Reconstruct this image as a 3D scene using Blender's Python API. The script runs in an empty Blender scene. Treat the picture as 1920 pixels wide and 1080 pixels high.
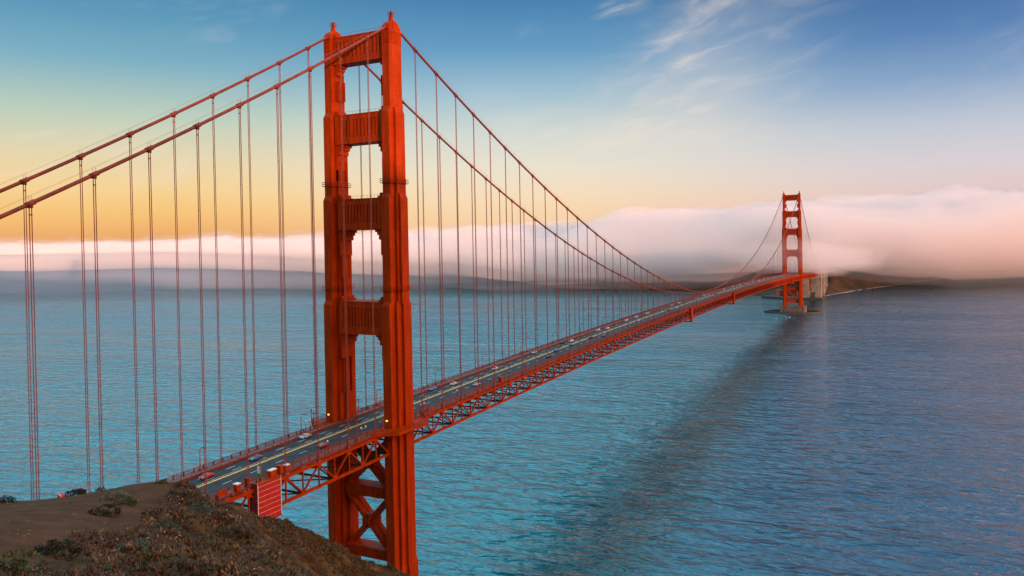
import bpy, math, random
import numpy as np
from mathutils import Vector, Matrix, noise
R = math.radians
random.seed(7)
SC = bpy.context.scene
COL = SC.collection

# ------------------------------------------------------------------ camera
cd = bpy.data.cameras.new("camera")
cam = bpy.data.objects.new("camera", cd); COL.objects.link(cam); SC.camera = cam
cd.sensor_width = 36.0; cd.lens = 27.16
cd.shift_x = 0.01288; cd.shift_y = -0.03323
cd.clip_start = 0.5; cd.clip_end = 60000
_f = Vector((0.88575, 0.46398, -0.01297)); _r = Vector((0.46372, -0.88578, -0.01872)); _u = Vector((0.02017, -0.01056, 0.99974))
m = Matrix((( _r.x, _u.x, -_f.x, -239.35), (_r.y, _u.y, -_f.y, -182.47), (_r.z, _u.z, -_f.z, 137.76), (0, 0, 0, 1)))
cam.matrix_world = m

# ------------------------------------------------------------------ render settings, view
SC.view_settings.view_transform = 'Standard'; SC.view_settings.look = 'None'
SC.view_settings.exposure = 0.0; SC.view_settings.gamma = 1.0
cy = SC.cycles
cy.max_bounces = 16; cy.diffuse_bounces = 3; cy.glossy_bounces = 3; cy.transparent_max_bounces = 24
cy.volume_bounces = 14; cy.use_denoising = True
cy.sample_clamp_indirect = 4.0

# ------------------------------------------------------------------ node helper
def lin(r, g, b):
    def f(c):
        c /= 255.0
        return c / 12.92 if c <= 0.04045 else ((c + 0.055) / 1.055) ** 2.4
    return (f(r), f(g), f(b), 1.0)

class NT:
    def __init__(s, tree): s.t = tree; s.n = tree.nodes; s.l = tree.links
    def new(s, typ, **kw):
        n = s.n.new(typ)
        for k, v in kw.items(): setattr(n, k, v)
        return n
    def set(s, sock, v):
        if hasattr(v, 'links') or isinstance(v, bpy.types.NodeSocket): s.l.new(v, sock)
        else: sock.default_value = v
    def math(s, op, a, b=0.0, c=None, clamp=False):
        n = s.new('ShaderNodeMath', operation=op, use_clamp=clamp)
        s.set(n.inputs[0], a); s.set(n.inputs[1], b)
        if c is not None: s.set(n.inputs[2], c)
        return n.outputs[0]
    def vmath(s, op, a, b=None):
        n = s.new('ShaderNodeVectorMath', operation=op); s.set(n.inputs[0], a)
        if b is not None: s.set(n.inputs[1], b)
        return n.outputs['Value'] if op in ('DOT_PRODUCT', 'LENGTH', 'DISTANCE') else n.outputs[0]
    def smooth(s, x, a, b, lo=0.0, hi=1.0):
        n = s.new('ShaderNodeMapRange', interpolation_type='SMOOTHSTEP')
        s.set(n.inputs['Value'], x); n.inputs['From Min'].default_value = a; n.inputs['From Max'].default_value = b
        n.inputs['To Min'].default_value = lo; n.inputs['To Max'].default_value = hi
        return n.outputs[0]
    def ramp(s, x, stops, interp='EASE'):
        n = s.new('ShaderNodeValToRGB'); r = n.color_ramp; r.interpolation = interp
        while len(r.elements) > 1: r.elements.remove(r.elements[-1])
        r.elements[0].position = stops[0][0]; r.elements[0].color = stops[0][1]
        for p, c in stops[1:]:
            e = r.elements.new(p); e.color = c
        s.set(n.inputs[0], x); return n.outputs[0]
    def mix(s, f, a, b, blend='MIX'):
        n = s.new('ShaderNodeMix', data_type='RGBA', blend_type=blend)
        s.set(n.inputs['Factor'], f); s.set(n.inputs['A'], a); s.set(n.inputs['B'], b)
        return n.outputs['Result']
    def noise(s, vec, scale, detail=4.0, rough=0.55, dist=0.0):
        n = s.new('ShaderNodeTexNoise'); s.set(n.inputs['Vector'], vec); n.inputs['Scale'].default_value = scale
        n.inputs['Detail'].default_value = detail; n.inputs['Roughness'].default_value = rough; n.inputs['Distortion'].default_value = dist
        return n.outputs['Fac']
    def mapping(s, vec, rot=(0, 0, 0), scale=(1, 1, 1), loc=(0, 0, 0), typ='POINT'):
        n = s.new('ShaderNodeMapping', vector_type=typ); s.set(n.inputs['Vector'], vec)
        n.inputs['Rotation'].default_value = rot; n.inputs['Scale'].default_value = scale; n.inputs['Location'].default_value = loc
        return n.outputs[0]

# ------------------------------------------------------------------ world: dusk sky by direction, thin cirrus
SUN_AZ = math.atan2(-0.854, -0.52); SUN_EL = R(2.6)
W = bpy.data.worlds.new("World"); SC.world = W; W.use_nodes = True
k = NT(W.node_tree); k.n.clear()
tc = k.new('ShaderNodeTexCoord').outputs['Generated']
sp = k.new('ShaderNodeSeparateXYZ'); k.l.new(k.vmath('NORMALIZE', tc), sp.inputs[0])
el = k.math('MULTIPLY', k.math('ARCSINE', sp.outputs[2]), 180 / math.pi)
az = k.math('MULTIPLY', k.math('ARCTAN2', sp.outputs[1], sp.outputs[0]), 180 / math.pi)
t = k.math('DIVIDE', k.math('ADD', el, 10.0), 100.0)             # -10..90 deg
def stops(L): return [((e + 10) / 100.0, lin(*c)) for e, c in L]
left = k.ramp(t, stops([(-10, (70, 90, 105)), (-1, (200, 140, 100)), (0.8, (240, 172, 110)), (2.4, (250, 196, 122)), (4.2, (249, 212, 150)), (6.5, (230, 214, 176)),
        (9, (190, 208, 190)), (12.5, (122, 175, 197)), (15.6, (84, 150, 186)), (18, (66, 134, 177)), (32, (118, 168, 194)), (50, (136, 174, 194)), (90, (120, 160, 185))]), 'LINEAR')
mid = k.ramp(t, stops([(-10, (80, 90, 105)), (-1, (220, 170, 140)), (1.5, (253, 214, 170)), (3.5, (250, 224, 190)), (5.5, (238, 228, 210)), (8, (214, 220, 214)),
        (11, (160, 194, 212)), (14, (98, 156, 198)), (17.5, (62, 126, 176)), (32, (118, 165, 194)), (50, (136, 172, 194)), (90, (120, 160, 185))]), 'LINEAR')
right = k.ramp(t, stops([(-10, (90, 84, 105)), (-1, (230, 180, 170)), (2, (236, 200, 196)), (4.5, (222, 210, 216)), (7, (198, 204, 218)), (10, (136, 166, 204)),
        (13, (86, 130, 184)), (17.5, (46, 92, 148)), (24, (150, 156, 196)), (40, (140, 156, 196)), (90, (120, 160, 185))]), 'LINEAR')
sky = k.mix(k.smooth(az, 52, 26), left, mid)
sky = k.mix(k.smooth(az, 26, -4), sky, right)
# cirrus: soft streaks by azimuth and elevation
cv = k.new('ShaderNodeCombineXYZ'); k.l.new(az, cv.inputs[0]); k.l.new(el, cv.inputs[1])
wrp = k.noise(k.mapping(cv.outputs[0], scale=(0.09, 0.16, 1)), 1.0, 3, 0.5)
cw = k.new('ShaderNodeCombineXYZ'); k.l.new(k.math('ADD', az, k.math('MULTIPLY', wrp, 5.0)), cw.inputs[0]); k.l.new(k.math('ADD', el, k.math('MULTIPLY', wrp, 2.2)), cw.inputs[1])
c1 = k.noise(k.mapping(k.mapping(cw.outputs[0], rot=(0, 0, R(14))), scale=(0.16, 0.70, 1), loc=(3.3, 0.4, 0)), 1.0, 7, 0.60, 0.5)
c2 = k.noise(k.mapping(cv.outputs[0], scale=(0.11, 0.20, 1), loc=(4.1, 2.2, 0)), 1.0, 3, 0.55)
plume = k.math('SUBTRACT', az, k.math('ADD', 17.5, k.math('MULTIPLY', el, -0.42)))     # leaning band of thicker cirrus
plume = k.math('MULTIPLY', k.smooth(plume, -11, -1), k.smooth(plume, 11, 1))
plume = k.math('MULTIPLY', plume, k.math('MULTIPLY', k.smooth(el, 3.5, 8), k.smooth(el, 19, 9, 0.45, 1.0)))
low = k.math('MULTIPLY', k.math('MULTIPLY', k.smooth(az, 30, 24), k.smooth(az, 12, 18)), k.math('MULTIPLY', k.smooth(el, 6.0, 7.5), k.smooth(el, 10.5, 8.5)))
wsp = k.math('MULTIPLY', k.math('MULTIPLY', k.smooth(az, 21.5, 19.5), k.smooth(az, 15.0, 17.5)), k.math('MULTIPLY', k.smooth(el, 15.6, 16.6), k.smooth(el, 18.2, 17.2)))
lstr = k.math('MULTIPLY', k.smooth(az, 40, 50), k.math('MULTIPLY', k.smooth(el, 3.5, 5), k.smooth(el, 9, 7)))
amt = k.math('ADD', k.math('MULTIPLY', k.math('MAXIMUM', k.math('MAXIMUM', plume, k.math('MULTIPLY', wsp, 1.2)), k.math('MULTIPLY', low, 1.3)), 0.5), k.math('ADD', k.math('MULTIPLY', lstr, 0.5), k.math('MULTIPLY', k.smooth(c2, 0.52, 0.75), 0.30)))
fac = k.math('MULTIPLY', k.math('ADD', k.math('MULTIPLY', k.smooth(c1, 0.42, 0.80), 0.85), k.math('MULTIPLY', plume, 0.55)), amt, clamp=True)
fac = k.math('MULTIPLY', fac, k.smooth(el, 1.5, 5))
sky = k.mix(fac, sky, lin(244, 228, 214))
ns = k.new('ShaderNodeTexSky', sky_type='NISHITA', sun_disc=False); ns.sun_elevation = SUN_EL; ns.sun_rotation = math.pi / 2 - SUN_AZ
# unseen bright veil added above the frame to light the water; sunset glow behind
veil = k.math('MULTIPLY', k.math('MULTIPLY', k.smooth(el, 18.5, 30), k.smooth(el, 78, 45)), k.math('MULTIPLY', k.smooth(az, -15, 35), k.smooth(az, 130, 80)))
sky = k.mix(k.math('MULTIPLY', veil, 0.85), sky, lin(112, 196, 220))
gain = k.math('ADD', k.math('ADD', 1.0, k.math('MULTIPLY', k.smooth(el, 18.5, 34), 0.8)), k.math('MULTIPLY', veil, 3.1))
sdv = (0.20, -0.92, 0.33)                                            # heart of the afterglow, above the western ridge
sang = k.vmath('DOT_PRODUCT', tc, sdv)
sky = k.mix(k.math('MULTIPLY', k.smooth(sang, 0.35, 1.0), k.smooth(el, 62, 12)), sky, (3.7, 1.7, 0.75, 1))
sc_ = k.new('ShaderNodeVectorMath', operation='SCALE'); k.l.new(sky, sc_.inputs[0]); k.l.new(gain, sc_.inputs['Scale']); sky = sc_.outputs[0]
bg1 = k.new('ShaderNodeBackground'); k.l.new(sky, bg1.inputs[0]); bg1.inputs[1].default_value = 0.93
bg2 = k.new('ShaderNodeBackground'); k.l.new(ns.outputs[0], bg2.inputs[0]); bg2.inputs[1].default_value = 0.018
ad = k.new('ShaderNodeAddShader'); k.l.new(bg1.outputs[0], ad.inputs[0]); k.l.new(bg2.outputs[0], ad.inputs[1])
k.l.new(ad.outputs[0], k.new('ShaderNodeOutputWorld').inputs['Surface'])

# ------------------------------------------------------------------ sun
sl = bpy.data.lights.new("sun", 'SUN'); sl.energy = 3.3; sl.angle = R(0.55); sl.color = (1.0, 0.47, 0.31)
so = bpy.data.objects.new("sun", sl); COL.objects.link(so)
sd = Vector((math.cos(SUN_EL) * math.cos(SUN_AZ), math.cos(SUN_EL) * math.sin(SUN_AZ), math.sin(SUN_EL)))
so.rotation_euler = sd.to_track_quat('Z', 'Y').to_euler()

# ------------------------------------------------------------------ materials
def material(name):
    mt = bpy.data.materials.new(name); mt.use_nodes = True
    kk = NT(mt.node_tree); b = kk.n['Principled BSDF']; return mt, kk, b
def simple(name, col, rough=0.7, metal=0.0, var=0.25, scale=0.6, emit=None):
    mt, kk, b = material(name)
    pos = kk.new('ShaderNodeNewGeometry').outputs['Position']
    f = kk.noise(pos, scale, 5, 0.6)
    dark = tuple(c * (1 - var) for c in col[:3]) + (1,); light = tuple(min(1, c * (1 + var)) for c in col[:3]) + (1,)
    kk.l.new(kk.mix(kk.smooth(f, 0.3, 0.7), dark, light), b.inputs['Base Color'])
    b.inputs['Roughness'].default_value = rough; b.inputs['Metallic'].default_value = metal
    if emit:
        b.inputs['Emission Color'].default_value = emit[0]; b.inputs['Emission Strength'].default_value = emit[1]
    return mt
def orange_paint():
    mt, kk, b = material('orange_paint')
    pos = kk.new('ShaderNodeNewGeometry').outputs['Position']
    f = kk.noise(kk.mapping(pos, scale=(0.5, 0.5, 0.09)), 1.0, 6, 0.65)
    f2 = kk.noise(pos, 3.0, 4, 0.6)
    c = kk.mix(kk.smooth(f, 0.3, 0.72), (0.29, 0.026, 0.001, 1), (0.44, 0.048, 0.001, 1))
    c = kk.mix(kk.math('MULTIPLY', kk.smooth(f2, 0.58, 0.8), 0.35), c, (0.17, 0.022, 0.006, 1))
    f3 = kk.noise(kk.mapping(pos, scale=(1.6, 1.6, 0.045)), 1.0, 5, 0.7)
    c = kk.mix(kk.math('MULTIPLY', kk.smooth(f3, 0.50, 0.70), 0.75), c, (0.20, 0.024, 0.006, 1))
    kk.l.new(c, b.inputs['Base Color']); b.inputs['Roughness'].default_value = 0.55
    b.inputs['Specular IOR Level'].default_value = 0.06
    # plate seams
    sz = kk.new('ShaderNodeSeparateXYZ'); kk.l.new(pos, sz.inputs[0])
    w = kk.math('PINGPONG', sz.outputs[2], 1.9)
    bmp = kk.new('ShaderNodeBump'); bmp.inputs['Strength'].default_value = 0.8; bmp.inputs['Distance'].default_value = 0.08
    kk.l.new(kk.smooth(w, 0.0, 0.12), bmp.inputs['Height']); kk.l.new(bmp.outputs[0], b.inputs['Normal'])
    return mt
M = {}
M['orange'] = orange_paint()
M['rail'] = simple('dark_railing_paint', (0.17, 0.020, 0.006), 0.65, 0, 0.3, 0.5)  # darker than the tower paint
M['under'] = simple('shaded_underdeck_paint', (0.085, 0.011, 0.005), 0.75, 0, 0.35, 0.3)  # steel paint darkened to carry the deck's shade on the framing below
M['cable'] = simple('shaded_cable_paint', (0.175, 0.019, 0.004), 0.6, 0, 0.25, 0.4)  # older paint, darkened further for shade along the cables' underside
M['rope'] = simple('rope_paint', (0.24, 0.045, 0.035), 0.6, 0, 0.2, 0.5)
M['asphalt'] = simple('asphalt', (0.042, 0.040, 0.041), 0.75, 0, 0.3, 0.35)
M['asphalt'].node_tree.nodes['Principled BSDF'].inputs['Specular IOR Level'].default_value = 0.15
M['sidewalk'] = simple('sidewalk_concrete', (0.17, 0.155, 0.145), 0.85, 0, 0.2, 0.5)
M['white'] = simple('white_paint', (0.75, 0.75, 0.75), 0.6, 0, 0.1, 2)
M['yellow'] = simple('yellow_paint', (0.90, 0.50, 0.01), 0.6, 0, 0.12, 1.5)
M['concrete'] = simple('weathered_concrete', (0.27, 0.245, 0.20), 0.85, 0, 0.3, 0.12)
M['pier_stone'] = simple('stained_pier_concrete', (0.13, 0.112, 0.09), 0.85, 0, 0.45, 0.3)
M['dark'] = simple('dark_wet_concrete', (0.06, 0.055, 0.05), 0.7, 0, 0.4, 0.3)
M['brick'] = simple('dark_red_brick', (0.22, 0.07, 0.045), 0.85, 0, 0.3, 0.3)
M['tarp'] = simple('red_tarpaulin', (0.42, 0.006, 0.006), 0.6, 0, 0.15, 0.8)
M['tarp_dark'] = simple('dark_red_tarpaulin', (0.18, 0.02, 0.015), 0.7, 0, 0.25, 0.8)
M['pale'] = simple('pale_galvanised', (0.62, 0.60, 0.58), 0.5, 0, 0.2, 1)
M['green_sign'] = simple('green_sign_face', (0.0, 0.30, 0.14), 0.5, 0, 0.1, 2)
M['glass'] = simple('car_glass', (0.02, 0.025, 0.03), 0.08, 0, 0.1, 1)
M['tyre'] = simple('tyre_rubber', (0.02, 0.02, 0.02), 0.9, 0, 0.2, 5)
M['lens'] = simple('lamp_lens', (0.85, 0.82, 0.75), 0.2, 0, 0.05, 5)
M['red_lens'] = simple('red_lens', (0.5, 0.01, 0.01), 0.2, 0, 0.05, 5)
M['beacon'] = simple('lit_amber_lens', (0.8, 0.5, 0.05), 0.4, 0, 0.05, 5, ((1.0, 0.62, 0.08, 1), 1.6))
M['skin'] = simple('skin', (0.45, 0.26, 0.18), 0.6, 0, 0.1, 5)
M['cloth_red'] = simple('red_cloth', (0.45, 0.02, 0.03), 0.8, 0, 0.2, 5)
M['cloth_dark'] = simple('dark_cloth', (0.03, 0.03, 0.045), 0.8, 0, 0.2, 5)
M['cloth_pale'] = simple('pale_cloth', (0.5, 0.48, 0.45), 0.8, 0, 0.2, 5)
M['blossom'] = simple('pale_blossom', (0.42, 0.38, 0.34), 0.8, 0, 0.35, 2)
M['rock'] = simple('shore_rock', (0.07, 0.06, 0.05), 0.9, 0, 0.4, 0.4)
M['foam'] = simple('sea_foam', (0.62, 0.62, 0.62), 0.9, 0, 0.2, 0.2)
for nm, c in dict(white=(0.72, 0.72, 0.70), silver=(0.42, 0.44, 0.46), blue=(0.05, 0.14, 0.36), black=(0.02, 0.02, 0.025), red=(0.32, 0.03, 0.05), grey=(0.16, 0.17, 0.18)).items():
    M['car_' + nm] = simple('car_paint_' + nm, c, 0.25, 0, 0.05, 2)

# ------------------------------------------------------------------ mesh collector
class MB:
    def __init__(s): s.v = []; s.f = []
    def add(s, vs, fs):
        o = len(s.v); s.v += [tuple(p) for p in vs]; s.f += [tuple(i + o for i in q) for q in fs]
    def box(s, x0, x1, y0, y1, z0, z1):
        s.add([(x0, y0, z0), (x1, y0, z0), (x1, y1, z0), (x0, y1, z0), (x0, y0, z1), (x1, y0, z1), (x1, y1, z1), (x0, y1, z1)],
              [(0, 3, 2, 1), (4, 5, 6, 7), (0, 1, 5, 4), (1, 2, 6, 5), (2, 3, 7, 6), (3, 0, 4, 7)])
    def bar(s, a, b, w, h, up=(0, 0, 1)):
        a = Vector(a); b = Vector(b); d = (b - a).normalized(); up = Vector(up)
        if abs(d.dot(up)) > 0.98: up = Vector((0, 1, 0))
        x = d.cross(up).normalized(); y = x.cross(d)
        P = [p + x * (i * w / 2) + y * (j * h / 2) for p in (a, b) for i, j in ((-1, -1), (1, -1), (1, 1), (-1, 1))]
        s.add(P, [(3, 2, 1, 0), (4, 5, 6, 7), (0, 1, 5, 4), (1, 2, 6, 5), (2, 3, 7, 6), (3, 0, 4, 7)])
    def prism(s, poly0, z0, poly1, z1):
        n = len(poly0)
        s.add([(x, y, z0) for x, y in poly0] + [(x, y, z1) for x, y in poly1],
              [tuple(range(n))[::-1], tuple(range(n, 2 * n))] + [(i, (i + 1) % n, n + (i + 1) % n, n + i) for i in range(n)])
    def tube(s, pts, r, n=8, caps=True):
        pts = [Vector(p) for p in pts]; rs = r if isinstance(r, (list, tuple)) else [r] * len(pts)
        o = []; fs = []
        for i, p in enumerate(pts):
            d = (pts[min(i + 1, len(pts) - 1)] - pts[max(i - 1, 0)]).normalized()
            up = Vector((0, 0, 1)) if abs(d.z) < 0.95 else Vector((0, 1, 0))
            x = d.cross(up).normalized(); y = x.cross(d)
            for q in range(n):
                a = 2 * math.pi * q / n; o.append(p + x * (math.cos(a) * rs[i]) + y * (math.sin(a) * rs[i]))
        for i in range(len(pts) - 1):
            for q in range(n):
                fs.append((i * n + q, i * n + (q + 1) % n, (i + 1) * n + (q + 1) % n, (i + 1) * n + q))
        if caps:
            fs.append(tuple(range(n))[::-1]); e = (len(pts) - 1) * n; fs.append(tuple(range(e, e + n)))
        s.add(o, fs)
    def mesh(s, name, mat, smooth=False):
        me = bpy.data.meshes.new(name); me.from_pydata(s.v, [], s.f); me.update()
        if mat is not None: me.materials.append(mat)
        if smooth: me.polygons.foreach_set('use_smooth', [True] * len(me.polygons))
        return me
    def build(s, name, mat, parent=None, smooth=False, loc=(0, 0, 0), rz=0.0):
        o = bpy.data.objects.new(name, s.mesh(name, mat, smooth)); COL.objects.link(o)
        if parent: o.parent = parent
        o.location = loc; o.rotation_euler = (0, 0, rz); return o
def tag(o, label=None, cat=None, group=None, kind=None):
    for kx, v in (('label', label), ('category', cat), ('group', group), ('kind', kind)):
        if v: o[kx] = v
    return o
def empty(name, loc=(0, 0, 0), rz=0.0, parent=None):
    o = bpy.data.objects.new(name, None); COL.objects.link(o); o.location = loc; o.rotation_euler = (0, 0, rz)
    if parent: o.parent = parent
    return o
def copy_tree(o, parent=None):
    c = o.copy(); COL.objects.link(c)
    if parent: c.parent = parent
    for ch in KIDS.get(o.name, []): KIDS.setdefault(c.name, []).append(copy_tree(ch, c))
    return c
KIDS = {}
def kid(p, o): KIDS.setdefault(p.name, []).append(o); return o

# ------------------------------------------------------------------ water
def water():
    mt, kk, b = material('sea_water')
    pos = kk.new('ShaderNodeNewGeometry').outputs['Position']
    a = R(-86)                                                      # crest direction
    def wav(rot, sx, sy, det, ro=0.55, dist=0.4):
        return kk.noise(kk.mapping(kk.mapping(pos, rot=(0, 0, -(a + R(rot)))), scale=(1 / sx, 1 / sy, 1)), 1.0, det, ro, dist)
    w1 = wav(6, 36, 13, 2, 0.5, 0.6); w2 = wav(-6, 13.5, 5.4, 1.8, 0.5, 0.7); w3 = wav(12, 3.4, 1.9, 3, 0.6, 0.5)
    patch = kk.noise(kk.mapping(kk.mapping(pos, rot=(0, 0, -a)), scale=(1 / 420, 1 / 150, 1)), 1.0, 4, 0.6, 0.6)
    slick = kk.noise(kk.mapping(kk.mapping(pos, rot=(0, 0, -R(-70))), scale=(1 / 1500, 1 / 260, 1)), 1.0, 5, 0.6, 1.0)
    amp = kk.math('MULTIPLY', kk.smooth(patch, 0.3, 0.7, 0.55, 1.3), kk.smooth(slick, 0.36, 0.55, 0.45, 1.05))
    h = kk.math('ADD', kk.math('MULTIPLY', w1, 4.6), kk.math('ADD', kk.math('MULTIPLY', w2, 3.2), kk.math('MULTIPLY', w3, 0.3)))
    h = kk.math('MULTIPLY', h, amp)
    bmp = kk.new('ShaderNodeBump'); bmp.inputs['Strength'].default_value = 1.0; bmp.inputs['Distance'].default_value = 1.0; bmp.inputs['Filter Width'].default_value = 0.03
    kk.l.new(h, bmp.inputs['Height']); kk.l.new(bmp.outputs[0], b.inputs['Normal'])
    # two bodies of water: silty green-blue inside, deep blue outside, a darker tide line trailing from the far pier
    sp = kk.new('ShaderNodeSeparateXYZ'); kk.l.new(pos, sp.inputs[0])
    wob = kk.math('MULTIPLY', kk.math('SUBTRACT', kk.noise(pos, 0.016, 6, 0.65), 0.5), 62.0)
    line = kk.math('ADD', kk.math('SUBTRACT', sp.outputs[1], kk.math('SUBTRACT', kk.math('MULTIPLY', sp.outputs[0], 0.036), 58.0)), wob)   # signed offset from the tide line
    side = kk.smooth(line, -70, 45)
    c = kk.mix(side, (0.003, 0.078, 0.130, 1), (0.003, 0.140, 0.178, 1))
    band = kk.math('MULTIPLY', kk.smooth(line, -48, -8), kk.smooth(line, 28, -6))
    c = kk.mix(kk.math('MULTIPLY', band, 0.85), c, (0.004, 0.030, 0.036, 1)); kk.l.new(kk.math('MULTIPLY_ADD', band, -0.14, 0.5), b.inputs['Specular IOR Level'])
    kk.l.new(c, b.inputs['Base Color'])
    b.inputs['Roughness'].default_value = 0.08; b.inputs['IOR'].default_value = 1.5; b.inputs['Specular IOR Level'].default_value = 0.5
    mb = MB(); S = 30000; mb.add([(-S, -S, 0), (S, -S, 0), (S, S, 0), (-S, S, 0)], [(0, 1, 2, 3)])
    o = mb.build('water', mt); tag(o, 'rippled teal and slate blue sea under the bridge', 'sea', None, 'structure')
water()

# ------------------------------------------------------------------ near terrain
def tps(P, Z, Q):
    def U(r2): return np.where(r2 > 1e-9, r2 * np.log(np.maximum(r2, 1e-9)), 0.0)
    n = len(P); d2 = ((P[:, None] - P[None]) ** 2).sum(-1)
    A = np.zeros((n + 3, n + 3)); A[:n, :n] = U(d2) + np.eye(n) * 2.0
    A[:n, n] = 1; A[:n, n + 1:] = P; A[n, :n] = 1; A[n + 1:, :n] = P.T
    w = np.linalg.solve(A, np.concatenate([Z, [0, 0, 0]]))
    out = np.zeros(len(Q))
    for i in range(0, len(Q), 20000):
        q = Q[i:i + 20000]; out[i:i + 20000] = U(((q[:, None] - P[None]) ** 2).sum(-1)) @ w[:n] + w[n] + q @ w[n + 1:]
    return out
GP = np.array([(-220.9,-149.2,124.4),(-213.3,-135.7,121.5),(-197.6,-107.6,114.7),(-196.2,-110.3,114.7),(-192.9,-112.4,114.6),(-190.5,-114.6,114.8),(-188.4,-116.5,115.0),(-187.2,-118.8,115.0),(-187.8,-122.1,114.4),(-189.9,-126.6,114.1),(-191.8,-131.6,114.2),(-193.9,-136.2,114.3),(-196.3,-140.3,114.4),(-199.0,-143.8,114.8),(-205.9,-134.8,118.8),(-213.7,-141.4,121.3),(-200.2,-132.8,116.5),(-202.6,-141.1,117.2),(-211.0,-146.5,120.1),(-205.4,-146.5,117.9),(-196.5,-124.8,116.2),(-192.3,-126.3,114.7),(-207.5,-114.6,117.8),(-223.4,-148.5,125.3),(-216.8,-148.3,122.7),
 (-184.8,-84.8,91.7),(-183.0,-88.2,91.6),(-179.0,-91.5,91.8),(-176.2,-94.7,92.1),(-173.7,-97.4,92.5),(-172.1,-100.4,92.5),(-172.4,-104.1,91.5),(-174.4,-109.1,90.6),(-176.0,-114.7,90.3),(-177.8,-119.8,89.9),(-180.0,-124.3,89.5),(-182.5,-128.0,89.5),
 (-102.7,-30.0,73.6),(-98.4,-29.0,73.1),(-89.4,-28.0,67.5),(-85.6,-28.0,64.2),(-78.6,-26.0,61.9),(-77.2,-26.0,62.4),(-69.2,-25.0,56.2),(-64.7,-25.0,55.0),(-52.9,-24.0,45.9),(-45.4,-24.0,39.5),(-37.3,-24.0,33.4),(-27.3,-24.0,25.6),
 (-101.5,-42.0,67.1),(-94.3,-42.0,63.3),(-84.5,-40.0,59.4),(-95.5,-50.0,59.7),(-72.0,-40.0,49.0),(-67.5,-40.0,44.3),(-94.1,-52.0,55.6),
 (-140,0,58),(-200,0,66),(-130,40,30),(-60,10,14),(-90,20,34),(-100,0,54),(-75,0,42),(-60,40,-14),(-20,0,-2),(-40,0,12),(0,-30,6),(0,-45,2),(15,-60,-14),(30,-20,-20),(-20,-70,10),(-50,-80,22),(-100,-85,48),(-60,-130,4),(-100,-130,50),(-150,-130,76),(-150,-170,74),(-150,-60,70),
 (-239,-182,135.6),(-260,-200,138),(-240,-90,108),(-262,-130,124),(-215,-60,86),(-210,-185,118),(-180,-185,92),(-200,-165,112)], float)
CREST = [(-262.0, -60.0), (-215.0, -95.0)] + [tuple(p) for p in GP[2:14, :2]] + [(-204.0, -152.0), (-206.0, -200.0)]
def beyond(Q):                                                       # distance past the crest line, away from the viewpoint
    best = np.full(len(Q), 1e9); sg = np.zeros(len(Q))
    for (ax, ay), (bx, by) in zip(CREST[:-1], CREST[1:]):
        d = np.array([bx - ax, by - ay]); w = Q - np.array([ax, ay]); u = np.clip((w @ d) / (d @ d), 0, 1)
        r = w - u[:, None] * d; dist = np.sqrt((r ** 2).sum(1)); side = np.sign(d[0] * w[:, 1] - d[1] * w[:, 0])
        upd = dist < best - 1e-6; best = np.where(upd, dist, best); sg = np.where(upd, side, sg)
    return np.maximum(0, best * sg)
NEAR = np.concatenate([GP[:25], [(-239, -182, 135.6), (-250, -150, 132), (-240, -110, 124), (-215, -180, 124)]])
FARP = GP[37:]
def height(Q):
    zn = tps(NEAR[:, :2], NEAR[:, 2], Q); d = beyond(Q)
    zn = np.where(d > 0, zn - 0.45 * d ** 1.25, zn); zn = np.where(d > 45, -50, zn)
    return np.maximum(zn, tps(FARP[:, :2], FARP[:, 2], Q))
def axis(a, b, f0, f1, fine, coarse):
    out = [a]
    while out[-1] < b: out.append(out[-1] + (fine if f0 <= out[-1] <= f1 else coarse))
    return np.array(out)
def fbm(x, y, z, o=4): return noise.fractal(Vector((x, y, z)), 1.0, 2.0, o)
GX = axis(-262, 34, -226, -182, 0.45, 1.3); GY = axis(-204, 60, -152, -102, 0.45, 1.3)
XX, YY = np.meshgrid(GX, GY, indexing='ij'); QQ = np.stack([XX.ravel(), YY.ravel()], 1)
HZ = height(QQ)
def scrub_side(x, y): return ((x + 187) * 31 + (y + 118) * -34) / 46.0      # <0 bare dirt plateau, >0 scrubby slope
for i, (x, y) in enumerate(QQ):
    sdist = scrub_side(x, y) + 2.5 * fbm(x * 0.15, y * 0.15, 3.0, 2)
    rough = min(1.0, max(0.05, (sdist + 1.0) / 5.0))
    n1 = fbm(x * 0.045, y * 0.045, 0.5, 5); n2 = fbm(x * 0.3, y * 0.3, 1.7, 4); rid = 1 - abs(fbm(x * 0.10 + 3, y * 0.10, 5.0, 4))
    near = 1.0 if (x < -165 and y < -90) else 0.0
    n3 = fbm(x * 0.16 + 7, y * 0.16, 2.2, 4); n4 = 1 - abs(fbm(x * 0.22, y * 0.09, 8.0, 4))
    HZ[i] += rough * ((0.4 if near else 2.2) * n1 + (0.45 if near else 1.0) * n2 + (0.5 if near else 2.0) * (rid - 0.75) + (1.0 if near else 1.4) * n3 + (0.9 if near else 2.0) * (n4 - 0.8)) + 0.05 * n2
HG = HZ.reshape(XX.shape)
def ground_z(x, y):
    i = min(len(GX) - 2, max(0, int(np.searchsorted(GX, x)) - 1)); j = min(len(GY) - 2, max(0, int(np.searchsorted(GY, y)) - 1))
    u = (x - GX[i]) / (GX[i + 1] - GX[i]); v = (y - GY[j]) / (GY[j + 1] - GY[j])
    return float((HG[i, j] * (1 - u) + HG[i + 1, j] * u) * (1 - v) + (HG[i, j + 1] * (1 - u) + HG[i + 1, j + 1] * u) * v)
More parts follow.
